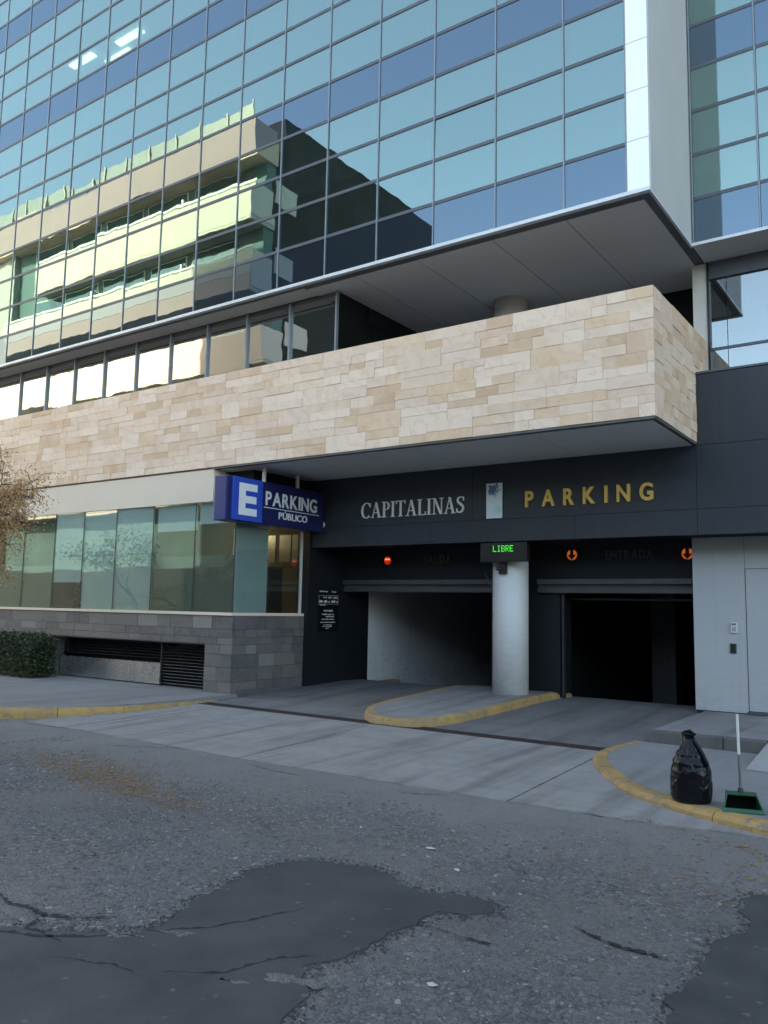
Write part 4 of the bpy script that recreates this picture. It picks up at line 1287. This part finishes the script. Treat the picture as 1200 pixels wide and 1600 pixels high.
MB().tube([(-6.10, 11.99, 2.27), (-6.16, 11.95, 2.27)], [.028, .034], 14).build('lens_hood', 'black', cc)
ba = empty('bracket_arm', (-6.6, 12.6, 2.0), 'thin grey diagonal arm in the dark beside the column top', 'bracket')
MB().tube([(-6.72, 12.6, 2.24), (-6.50, 12.55, 1.92)], [.012, .016], 8).build('arm', 'bar_metal', ba)
boxo('clamp', 'bar_metal', ba, -6.60, -6.54, 12.55, 12.60, 2.04, 2.07)
# tariff board on the side wall
tb = empty('tariff_board', (-9.96, 12.36, 1.16), 'black tariff board with small white print on the dark side wall', 'sign')
boxo('board', 'board_black', tb, -9.964, -9.945, 12.07, 12.67, 1.16, 1.96)
r2 = random.Random(3)
def scribble(y0, y1, z, h, fill=.6):
    m = MB(); y = y0
    while y < y1:
        w = r2.uniform(.3, .8) * h
        if r2.random() < .86:
            m.box(-9.945, -9.943, y, y + w * fill, z, z + h * r2.uniform(.6, 1)); 
            if r2.random() < .5: m.box(-9.945, -9.9429, y, y + w * .95, z, z + h * .25)
        y += w
    if m.v: m.build('print_line', 'sign_white', tb)
scribble(12.10, 12.36, 1.885, .03); scribble(12.46, 12.62, 1.885, .028, .4)
for (a, b) in ((12.22, 12.32), (12.36, 12.45), (12.50, 12.62)): scribble(a, b, 1.77, .035)
for (a, b) in ((12.09, 12.19), (12.23, 12.33), (12.37, 12.47), (12.50, 12.63)): scribble(a, b, 1.69, .045, .8)
MB().box(-9.945, -9.9435, 12.08, 12.66, 1.820, 1.824).box(-9.945, -9.9435, 12.08, 12.66, 1.658, 1.662).box(-9.945, -9.9434, 12.08, 12.084, 1.662, 1.82).box(-9.945, -9.9434, 12.656, 12.66, 1.662, 1.82).build('table_rule', 'sign_white', tb)
scribble(12.10, 12.28, 1.632, .022); scribble(12.24, 12.50, 1.52, .035, .7); scribble(12.18, 12.54, 1.455, .025); scribble(12.30, 12.54, 1.415, .022); scribble(12.18, 12.54, 1.365, .022); scribble(12.14, 12.58, 1.31, .016); scribble(12.22, 12.48, 1.26, .016); scribble(12.20, 12.50, 1.23, .016); scribble(12.3, 12.4, 1.2, .014)
# white round fitting on the fascia end, camera under the lintel
sp = empty('alarm_speaker', (-9.69, YF, 3.05), 'small white oval alarm speaker on the fascia beside the blue sign', 'speaker')
m = MB(); disc(m, -9.71, YF - .001, 3.12, .058, .03); m.build('body', 'white_plastic', sp, bevel=.008)
m = MB(); disc(m, -9.71, YF - .0315, 3.115, .026, .006, 16); m.build('grille', 'pole_grey', sp)
cl = empty('security_camera', (-10.45, 9.9, 3.1), 'white bullet camera under the blue sign at the shop window', 'camera')
MB().tube([(-10.30, 9.90, 3.07), (-10.05, 9.62, 3.03)], [.04, .04], 14).build('body', 'white_plastic', cl)
boxo('mount', 'white_plastic', cl, -10.36, -10.26, 9.87, 9.99, 3.07, 3.16, bevel=.01)
# intercom fittings on the grey wall
kp = empty('door_keypad', (-2.71, YG, 1.34), 'small white keypad on the light grey wall', 'keypad')
boxo('body', 'white_plastic', kp, -2.755, -2.665, YG - .03, YG - .001, 1.345, 1.50, bevel=.008)
boxo('screen', 'pole_grey', kp, -2.74, -2.68, YG - .032, YG - .03, 1.455, 1.482)
for i in range(3):
    for j in range(3): boxo('button', 'pole_grey', kp, -2.733 + i * .019, -2.72 + i * .019, YG - .033, YG - .030, 1.372 + j * .022, 1.386 + j * .022)
ic = empty('intercom', (-2.73, YG, 1.05), 'small dark intercom plate below the white keypad', 'intercom')
boxo('plate', 'pole_grey', ic, -2.775, -2.685, YG - .018, YG - .001, 1.055, 1.20, bevel=.006)
boxo('face', 'black', ic, -2.765, -2.695, YG - .022, YG - .018, 1.065, 1.19)

# shop interior things seen through the clear panes
cl_ = empty('ceiling_lamp', (-13.2, 15.1, 3.15), 'warm glowing round ceiling lamp inside the shop', 'lamp')
MB().tube([(-13.3, 15.2, 3.42), (-13.3, 15.2, 3.17)], [.16, .18], 20).build('shade', 'warm_lamp', cl_)
la = bpy.data.lights.new('lamp_light', 'POINT'); la.energy = 45; la.color = (1, .74, .36); la.shadow_soft_size = .2
lo = bpy.data.objects.new('lamp_light', la); col.objects.link(lo); lo.parent = cl_; lo.location = (0, -.3, -.25)
la2 = bpy.data.lights.new('lamp_light', 'POINT'); la2.energy = 14; la2.color = (1, .78, .45); la2.shadow_soft_size = .2
fl = empty('ceiling_lamp', (-11.3, 11.8, 3.3), 'dim ceiling lamp inside the shop behind the white blinds', 'lamp')
MB().tube([(-11.3, 11.9, 3.42), (-11.3, 11.9, 3.36)], [.14, .15], 18).build('shade', 'warm_lamp', fl)
lo2 = bpy.data.objects.new('lamp_light', la2); col.objects.link(lo2); lo2.parent = fl; lo2.location = (0, 0, -.25)
bk = empty('shelf_cabinet', (-11.4, 12.2, 1.42), 'dark cabinet standing inside the shop window', 'cabinet')
boxo('carcass', 'door_seam', bk, -12.2, -11.3, 12.1, 12.55, 1.42, 2.35)
boxo('top', 'room_floor', bk, -12.22, -11.28, 12.08, 12.56, 2.352, 2.39)
pic = empty('wall_panel_picture', (-10.9, 12.2, 2.5), 'dark framed panels hung inside the shop behind the corner window', 'picture')
for x in (-11.15, -10.75, -10.42): boxo('panel', 'door_seam', pic, x - .16, x + .13, 12.0, 12.03, 2.45, 2.98)
sh = empty('window_display', (-10.32, 10.2, 1.48), 'orange and green cloth display inside the shop corner window', 'display')
def blob(name, mat, parent, c, r, seed, seg=14, amp=.12):
    m = MB(); n1, n2 = seg, seg
    for i in range(n2 + 1):
        th = math.pi * i / n2
        for k in range(n1):
            ph = 2 * math.pi * k / n1; d = Vector((math.sin(th) * math.cos(ph), math.sin(th) * math.sin(ph), math.cos(th)))
            q = 1 + amp * mnoise.noise(d * 2.2 + Vector((seed, 0, 0)))
            m.v.append((c[0] + d.x * r[0] * q, c[1] + d.y * r[1] * q, c[2] + d.z * r[2] * q))
    for i in range(n2):
        for k in range(n1):
            m.f.append((i * n1 + k, (i + 1) * n1 + k, (i + 1) * n1 + (k + 1) % n1, i * n1 + (k + 1) % n1)); m.mi.append(0)
    return m.build(name, mat, parent, smooth=True)
# stands in front of the film, inside the pane corner
blob('cloth_orange', 'orange', sh, (-10.30, 10.135, 1.64), (.12, .05, .16), 1)
blob('cloth_green', 'bright_green', sh, (-10.36, 10.16, 1.80), (.08, .05, .07), 4)
blob('card', 'skin_paper', sh, (-10.22, 10.12, 1.57), (.05, .035, .09), 6)

# ================================================================== BAG, DUSTPAN
bgE = empty('garbage_bag', (-1.87, 7.03, .133), 'full black tied garbage bag standing on the right sidewalk', 'bag')
bgE.location = (-1.90, 7.13, .091); BK = .88
m = MB(); NU, NV = 110, 70
prof = [(0, .155), (.015, .174), (.05, .182), (.15, .187), (.26, .182), (.34, .162), (.42, .124), (.48, .086), (.525, .052), (.55, .034), (.565, .030), (.582, .038), (.60, .054), (.615, .060)]
def profr(z):
    for (a, ra), (b, rb) in zip(prof, prof[1:]):
        if a <= z <= b: t = (z - a) / (b - a); t = t * t * (3 - 2 * t); return lerp(ra, rb, t)
    return prof[-1][1]
for i in range(NV + 1):
    z = .615 * i / NV
    for k in range(NU):
        a = 2 * math.pi * k / NU; r_ = profr(z)
        up = max(0, min(1, (z - .28) / .2))
        fold = up * (.16 * abs(math.sin(a * 5.5 + 2.5 * noisy((z * 3, 0, 1)))) - .08 + .07 * math.sin(a * 4 + 1 + z * 7) + .05 * abs(math.sin(a * 11 + z * 12)))
        crease = .05 * (1 - abs(mnoise.noise(Vector((a * 2.2, z * 16, 3.3))))) ** 6 * (1 if z < .5 else .3) + .035 * (1 - abs(mnoise.noise(Vector((math.cos(a) * 5, math.sin(a) * 5 + z * 6, z * 22))))) ** 5
        fold += crease * .5
        dent = .035 * mnoise.noise(Vector((math.cos(a) * 1.6, math.sin(a) * 1.6, z * 5))) + .02 * mnoise.noise(Vector((math.cos(a) * 4, math.sin(a) * 4, z * 14)))
        r_ *= 1 + fold + dent * (1 if z > .03 else .5)
        lean = -.012 * max(0, (z - .3) / .3)
        m.v.append((-1.87 + r_ * math.cos(a) * .98 + lean, 7.03 + r_ * math.sin(a) * .82, .133 + z))
for i in range(NV):
    for k in range(NU):
        m.f.append((i * NU + k, i * NU + (k + 1) % NU, (i + 1) * NU + (k + 1) % NU, (i + 1) * NU + k)); m.mi.append(0)
m.f.append(tuple(range(NU))[::-1]); m.mi.append(0)
m.f.append(tuple(NV * NU + k for k in range(NU))); m.mi.append(0)
bgE.scale = (BK, BK, BK)
m.build('bag_body', 'bag', bgE, smooth=True)
# loose twisted end hanging down the right side, knot ear at the top
def ribbon(name, path, widths, mat, parent, seed):
    m = MB(); n = len(path); th = .008
    for i in range(n):
        p = Vector(path[i]); d = (Vector(path[min(i + 1, n - 1)]) - Vector(path[max(i - 1, 0)])).normalized()
        s_ = d.cross(Vector((-.45, -.85, .1))).normalized(); nn = s_.cross(d).normalized(); w = widths[i]
        for k, off in enumerate((-1, -.35, .35, 1)):
            m.v.append(tuple(p + s_ * w * off + nn * (th * .5 + .007 * (k % 2))))
        for k, off in enumerate((1, .35, -.35, -1)):
            m.v.append(tuple(p + s_ * w * off - nn * th))
    for i in range(n - 1):
        for k in range(8): m.f.append((i * 8 + k, i * 8 + (k + 1) % 8, (i + 1) * 8 + (k + 1) % 8, (i + 1) * 8 + k)); m.mi.append(0)
    m.f.append(tuple(range(8))[::-1]); m.f.append(tuple((n - 1) * 8 + k for k in range(8))); m.mi += [0, 0]
    return m.build(name, mat, parent, smooth=True)
bx_, by_ = -1.87, 7.03
def bp_(z, r_, an=R(-28)): return (bx_ + r_ * math.cos(an) - .012 * max(0, (z - .3) / .3), by_ + r_ * math.sin(an) * .82, .133 + z)
ribbon('loose_end', [bp_(.585, .03), bp_(.545, .052), bp_(.49, .098), bp_(.43, .140), bp_(.375, .172), bp_(.335, .190)], [.018, .02, .024, .026, .026, .008], 'bag', bgE, 1)
ribbon('knot_ear', [(bx_ + .04, by_ - .02, .133 + .60), (bx_ + .0, by_ - .02, .133 + .625), (bx_ - .05, by_ - .01, .133 + .612), (bx_ - .075, by_ + .0, .133 + .605)], [.02, .026, .022, .01], 'bag', bgE, 2)

dp = empty('dustpan', (-1.50, 7.06, .091), 'green long-handled dustpan standing on the yellow kerb beside the bag', 'dustpan')
DX, DY, DZ = -1.50, 7.06, .0925; DS = .82
ang = R(18)
def D(x, y, z):
    x, y, z = x * DS, y * DS, z * DS
    return (DX + x * math.cos(ang) - y * math.sin(ang), DY + x * math.sin(ang) + y * math.cos(ang), DZ + z)
def hexa(m, a, b):
    """a, b: 4-point loops"""
    k = len(m.v); m.v += [D(*p) for p in a] + [D(*p) for p in b]
    for q in ((3, 2, 1, 0), (4, 5, 6, 7), (0, 1, 5, 4), (1, 2, 6, 5), (2, 3, 7, 6), (3, 0, 4, 7)): m.f.append(tuple(k + i for i in q)); m.mi.append(0)
pan = MB()
w0, w1 = .185, .145
hexa(pan, [(-w0, -.13, 0), (w0, -.13, 0), (w1, .13, 0), (-w1, .13, 0)], [(-w0, -.13, .006), (w0, -.13, .006), (w1, .13, .012), (-w1, .13, .012)])      # floor
hexa(pan, [(-w0, -.128, .006), (w0, -.128, .006), (w0 - .02, -.095, .0125), (-w0 + .02, -.095, .0125)], [(-w0, -.122, .014), (w0, -.122, .014), (w0 - .02, -.10, .034), (-w0 + .02, -.10, .034)])  # lip
hexa(pan, [(-w1, .118, .012), (w1, .118, .012), (w1, .13, .012), (-w1, .13, .012)], [(-w1 + .01, .108, .15), (w1 - .01, .108, .15), (w1 - .01, .12, .15), (-w1 + .01, .12, .15)])  # back
hexa(pan, [(-w1 + .01, -.0, .135), (w1 - .01, -.0, .135), (w1 - .01, .12, .142), (-w1 + .01, .12, .142)], [(-w1 + .01, -.0, .145), (w1 - .01, -.0, .145), (w1 - .01, .12, .152), (-w1 + .01, .12, .152)])  # hood
for s_ in (-1, 1):
    a = [(s_ * w0, -.12, .006), (s_ * w1, .13, .006), (s_ * (w1 - .008), .12, .148), (s_ * (w1 - .008), -.005, .146)]
    b = [(s_ * (w0 - .012), -.12, .006), (s_ * (w1 - .012), .13, .006), (s_ * (w1 - .02), .12, .148), (s_ * (w1 - .02), -.005, .146)]
    hexa(pan, a if s_ < 0 else b, b if s_ < 0 else a)
pan.build('pan', 'green', dp)
li = MB(); hexa(li, [(-w1 + .02, .10, .014), (w1 - .02, .10, .014), (w1 - .02, .116, .014), (-w1 + .02, .116, .014)], [(-w1 + .03, .095, .133), (w1 - .03, .095, .133), (w1 - .03, .107, .133), (-w1 + .03, .107, .133)])
hexa(li, [(-w1 - .01, -.085, .0135), (w1 + .01, -.085, .0135), (w1 - .02, .10, .0135), (-w1 + .02, .10, .0135)], [(-w1 - .01, -.085, .0155), (w1 + .01, -.085, .0155), (w1 - .02, .10, .0165), (-w1 + .02, .10, .0165)])
li.build('dark_lining', 'green_in', dp)  # near-black lining over the pan's back and floor
hd = MB(); hd.tube([D(.0, .10, .15), D(-.004, .11, .50)], [.0095, .0095], 12).build('handle', 'pole_grey', dp)
MB().tube([D(-.004, .11, .50), D(-.009, .118, .88)], [.0105, .0105], 12).build('grip', 'pole_white', dp)
MB().tube([D(.0, .098, .145), D(.0, .102, .185)], [.024, .017], 12).build('socket', 'black', dp)

# ================================================================== PLANTS
def leaf_cloud(name, mat, parent, centres, per, lsize, spread, seed, droop=.3, kind=None):
    r2 = random.Random(seed); m = MB()
    for c in centres:
        for _ in range(per):
            p = Vector(c) + Vector((r2.gauss(0, spread), r2.gauss(0, spread), r2.gauss(0, spread * .8)))
            L = lsize * r2.uniform(.6, 1.3); w = L * r2.uniform(.25, .42)
            d = Vector((r2.uniform(-1, 1), r2.uniform(-1, 1), r2.uniform(-1, .5) - droop)).normalized()
            s_ = d.orthogonal().normalized(); s_ = (Matrix.Rotation(r2.uniform(0, 6.28), 3, d) @ s_) * w
            m.poly([p, p + d * L * .5 + s_, p + d * L, p + d * L * .5 - s_])
    return m.build(name, mat, parent, kind=kind)

def branchy(m, base, tips_n, height, spread, seed, trunk_r, lean=(0, 0), fork=.35, levels=4, droop=0.0, bias=(0, 0)):
    r2 = random.Random(seed); tips = []
    def grow(p, d, L, r, lv):
        pts = [p]; rads = [r]; q = p
        for i in range(4):
            d = (d + Vector((r2.gauss(0, .13), r2.gauss(0, .13), r2.gauss(0, .09) - droop * (levels - lv) * .12))).normalized()
            q = q + d * L / 4; pts.append(q); rads.append(r * (1 - .42 * (i + 1) / 4))
        m.tube(pts, rads, 7 if lv > 1 else 4)
        if lv <= 1: tips.extend(pts[1:])
        if lv == 0: return
        if lv <= 2: tips.append(pts[3])
        for k in range(tips_n if lv < levels else tips_n + 1):
            a = r2.uniform(0, 6.28) + k * 2.1
            nd = (d + Vector((math.cos(a) * spread + bias[0], math.sin(a) * spread + bias[1], r2.uniform(-.1, .25)))).normalized()
            grow(pts[r2.choice((2, 3, 4)) if lv < levels else r2.choice((3, 4))], nd, L * r2.uniform(.58, .82), rads[-1] * r2.uniform(.6, .85), lv - 1)
    grow(Vector(base), Vector((lean[0], lean[1], 1)).normalized(), height, trunk_r, levels)
    return tips

def make_tree(base, h, seed, mat, label, cat, per, lsize, spread, lean=(0, 0), droop=0.0, tr_=.09, bias=(0, 0), tipn=2, sp=.75, filt=None, levels=4, boughs=()):
    t = empty('street_tree', base, label, cat)
    m = MB(); tips = branchy(m, base, tipn, h, sp, seed, tr_, lean, levels=levels, droop=droop, bias=bias)
    r3 = random.Random(seed + 9)
    for (a, b_) in boughs:
        a = Vector(a); b_ = Vector(b_); L = (b_ - a).length; pts = []
        for i in range(9):
            f = i / 8; q = a.lerp(b_, f) + Vector((0, 0, math.sin(f * 3.1416) * L * .16)) + Vector((r3.gauss(0, .03), r3.gauss(0, .03), r3.gauss(0, .03)))
            pts.append(q)
        m.tube(pts, [.022 * (1 - .85 * i / 8) for i in range(9)], 5)
        for i in range(2, 9):
            for _ in range(4):
                d = Vector((r3.gauss(.25, .5), r3.gauss(0, .5), r3.gauss(0, .45))).normalized() * r3.uniform(.18, .42)
                q1 = pts[i] + d * .5 + Vector((0, 0, .03)); q2 = pts[i] + d + Vector((0, 0, -.05))
                m.tube([pts[i], q1, q2], [.006, .004, .002], 4); tips += [q1, q2, (q1 + q2) / 2]
    m.build('trunk', 'bark', t, smooth=True)
    if filt: tips = [p for p in tips if filt(p)]
    leaf_cloud('crown', mat, t, tips, per, lsize, spread, seed + 1)
    return t
make_tree((-13.9, 7.0, .13), 1.4, 5, 'autumn', 'brown-leaved street tree reaching in at the left edge of the photo', 'tree', 15, .036, .085, (-.12, 0), .45, .08, (-.12, .0), 2, .6, filt=lambda q: q.x < -11.0 + .25 * (q.z - 3.2) or q.z < 3.45, boughs=[((-13.4, 7.0, 2.3), (-11.25, 6.9, 3.1)), ((-13.4, 7.0, 2.4), (-11.45, 6.95, 3.4)), ((-13.4, 7.0, 2.2), (-11.4, 6.9, 2.8)), ((-13.4, 7.0, 2.0), (-12.05, 6.85, 2.05)), ((-13.4, 7.0, 2.6), (-12.1, 6.9, 3.8)), ((-13.4, 7, 2.3), (-11.6, 7.0, 3.2)), ((-13.4, 7, 2.1), (-11.8, 6.9, 2.45)), ((-13.4, 7, 2.3), (-11.75, 6.8, 2.9))])

hg = empty('hedge', (-17.6, 9.5, .13), 'clipped dark green hedge in front of the slate plinth', 'hedge')
boxo('stems', 'bark', hg, -20.2, -14.95, 9.38, 9.72, .13, .80)
cs = []
r2 = random.Random(8)
for _ in range(1500):
    f_ = r2.choice(('f', 'f', 't', 'r'))
    x = r2.uniform(-18.8, -14.85); y = r2.uniform(9.28, 9.85); z = r2.uniform(.18, .93)
    if f_ == 'f': y = 9.30 + r2.gauss(0, .025)
    elif f_ == 't': z = .93 + r2.gauss(0, .02)
    else: x = -14.83 + r2.gauss(0, .03)
    cs.append((x, y, z))
leaf_cloud('foliage', 'hedge', hg, cs, 9, .045, .035, 15, .1)

# plant in the shop window
wp = empty('potted_plant', (-14.9, 10.6, 1.42), 'green potted plant seen through the left shop window', 'plant')
MB().tube([(-14.85, 10.5, 1.42), (-14.85, 10.5, 1.62)], [.10, .13], 16).build('pot', 'pilaster', wp)
leaf_cloud('foliage', 'green_leaf', wp, [(-14.85 + rnd.gauss(0, .14), 10.5 + rnd.gauss(0, .1), 1.85 + rnd.gauss(0, .14)) for _ in range(40)], 6, .14, .06, 31)

# ------------------------------------------------------------------ litter
def leaves(name, n, gen, seed, **kw):
    r2 = random.Random(seed); m = MB()
    for _ in range(n):
        x, y, z = gen(r2); L = r2.uniform(.010, .026); a = r2.uniform(0, 6.28); w = L * r2.uniform(.3, .6)
        dx, dy = math.cos(a), math.sin(a); c1 = r2.uniform(.002, .012); c2 = r2.uniform(.001, .010)
        m.poly([(x - dx * L, y - dy * L, z + c2), (x + dy * w, y - dx * w, z + .003), (x + dx * L, y + dy * L, z + c1), (x - dy * w, y + dx * w, z + .004)])
    return m.build(name, 'litter', None, **kw)
def lg(r2):
    k = r2.random()
    if k < .38: x, y = r2.gauss(-6.2, .75), r2.gauss(4.9, .16); y += (x + 6.2) * -.15
    elif k < .58: x, y = r2.gauss(-7.4, .7), r2.gauss(5.25, .2)
    elif k < .70: x, y = r2.uniform(-10.5, -3), r2.uniform(4.2, 6.3)
    elif k < .82: 
        t = r2.random() ** .7; x = lerp(-2.4, .6, t); y = lerp(6.82, 6.12, min(1, t * 1.5)) - abs(r2.gauss(0, .14)) - .08
    elif k < .90: x, y = r2.gauss(-1.2, .5), r2.gauss(5.6, .3)
    else: 
        x = r2.uniform(-12.5, -10.6); y = 6.1 + (0 if x < -11.3 else (x + 11.3) * .55) - abs(r2.gauss(0, .10))
    z = zdrive(y) + (.0065 if y > 6.5 else .0)
    return x, y, z
leaves('fallen_leaves', 2600, lg, 77, kind='stuff', label='small brown fallen leaves scattered over the asphalt', cat='leaves')
for i, (x, y, s_) in enumerate(((-3.02, 4.92, .045), (-2.65, 4.63, .03), (-1.95, 3.2, .03), (-3.7, 5.05, .018))):
    m = MB(); r2 = random.Random(i)
    pts = [(x + s_ * r2.uniform(.6, 1.1) * math.cos(a), y + s_ * .6 * math.sin(a), .004 + r2.uniform(0, .008)) for a in [6.283 * k / 7 for k in range(7)]]
    c = (x, y, .016)
    for k in range(7): m.poly([pts[k], pts[(k + 1) % 7], c])
    m.build('paper_scrap', 'paper', None, cat='litter', label=('largest white paper scrap on the mid road', 'smaller white paper scrap on the road nearer the dark patch', 'white scrap on rough asphalt right of the dark patch', 'tiny white scrap on the road farthest towards the drain')[i])

# ================================================================== ACROSS THE STREET (seen in the glazing, except the added horizon block)
AY = -5.16; AX = -25.0
A = empty('apartment_building', (-35, -12, 0), 'sunlit balcony apartment block mirrored in the tower glazing', 'building')
ALX = -62
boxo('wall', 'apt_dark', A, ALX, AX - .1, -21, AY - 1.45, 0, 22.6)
boxo('facade_back', 'apt_inside', A, ALX, AX - .12, AY - 1.449, AY - .80, 0, 21.7)
boxo('roof_band', 'apt_pink', A, ALX, AX, AY - 1.44, AY, 21.75, 23.4)
gp = boxo('roof_parapet', 'flat_panel', A, ALX, AX - .15, AY - .10, AY - .07, 23.4, 24.25)
x = AX - .15
while x > -60:
    piece('parapet_post', 'apt_grey', gp, x - .04, x + .04, AY - .06, AY + .0, 23.3, 24.36); x -= 1.75
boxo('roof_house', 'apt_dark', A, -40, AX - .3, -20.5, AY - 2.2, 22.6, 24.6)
boxo('left_wing', 'apt_grey', A, ALX, -44.6, AY - 1.4, AY - .4, 0, 21.7)
for k in range(5):
    zt = 20.4 - 3.15 * k; zb = zt - 1.78; xl = -41.6 if k == 0 else -44.5
    bl = boxo('balcony', 'apt_cream', A, xl, AX, AY - .14, AY, zb + (.75 if k % 2 else .12), zt)
    boxo('balcony_lower', 'apt_pink' if k % 2 else 'apt_cream', bl, xl + .01, AX - .01, AY - .139, AY - .012, zb, zb + (.745 if k % 2 else .115))
    boxo('balcony_slab', 'apt_grey', bl, xl, AX - .02, AY - 1.4, AY - .145, zb, zb + .2)
    boxo('balcony_end', 'apt_cream', bl, AX - .14, AX, AY - 1.39, AY - .145, zb + .21, zt)
    boxo('rail', 'apt_white', bl, xl, AX, AY - .1, AY - .03, zt + .10, zt + .2)
    for q in range(10): piece('rail_post', 'apt_white', bl, xl + .4 + q * 1.7, xl + .45 + q * 1.7, AY - .09, AY - .05, zt, zt + .1)
    if zb > 3:
        for q in range(5):
            x0 = -28.3 - q * 3.3
            boxo('window', 'apt_white', A, x0 - 1.45, x0 + 1.45, AY - .80, AY - .76, zt - 1.4, zt + 1.25)
            piece('pane', 'aptglass', A, x0 - 1.40, x0 + 1.40, AY - .755, AY - .745, zt - 1.35, zt + 1.2)
            if q % 2: boxo('divider', 'apt_white', A, x0 + 1.6, x0 + 1.72, AY - .80, AY - .2, zt - 1.5, zt + .55)
for z in (19.6, 16.4, 13.2): boxo('side_window', 'apt_cream', A, AX - .098, AX - .05, AY - 3.0, AY - 1.6, z + .4, z + 1.5)
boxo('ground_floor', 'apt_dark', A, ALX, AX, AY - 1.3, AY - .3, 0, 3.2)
SR = empty('unseen_horizon_block', (0, -16, 0), 'unseen low grey building added behind the viewer to block the bright horizon', 'building')  # added out of view; keeps the sunlit horizon out of the bag's reflections
boxo('wall', 'apt_grey', SR, -20, 26, -20, -14, 0, 8.2)
boxo('parapet', 'apt_white', SR, -20.1, 26.1, -20.1, -13.9, 8.2, 8.9)
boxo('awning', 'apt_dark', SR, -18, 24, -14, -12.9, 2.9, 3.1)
for k in range(11):
    x = -18.5 + k * 4
    f_ = boxo('window', 'apt_white', SR, x - 1.1, x + 1.1, -14, -13.96, 4.6, 6.6); piece('pane', 'aptglass', f_, x - 1.0, x + 1.0, -13.958, -13.95, 4.7, 6.5)
    d_ = boxo('shop_window', 'transom', SR, x - 1.5, x + 1.5, -14, -13.96, .3, 2.7); piece('pane', 'aptglass', d_, x - 1.4, x + 1.4, -13.958, -13.95, .4, 2.6)
opw = MB()
opw.box(ALX, 30, AY - 2, AY + .8, -.02, .12)
opw.build('sidewalk', 'walk', None, kind='structure')
make_tree((-29, -3.6, .1), 2.4, 12, 'green_leaf', 'green street tree across the road mirrored in the shop windows', 'tree', 9, .12, .28, (0, 0), .0, .13, (0, 0), 2, .8)
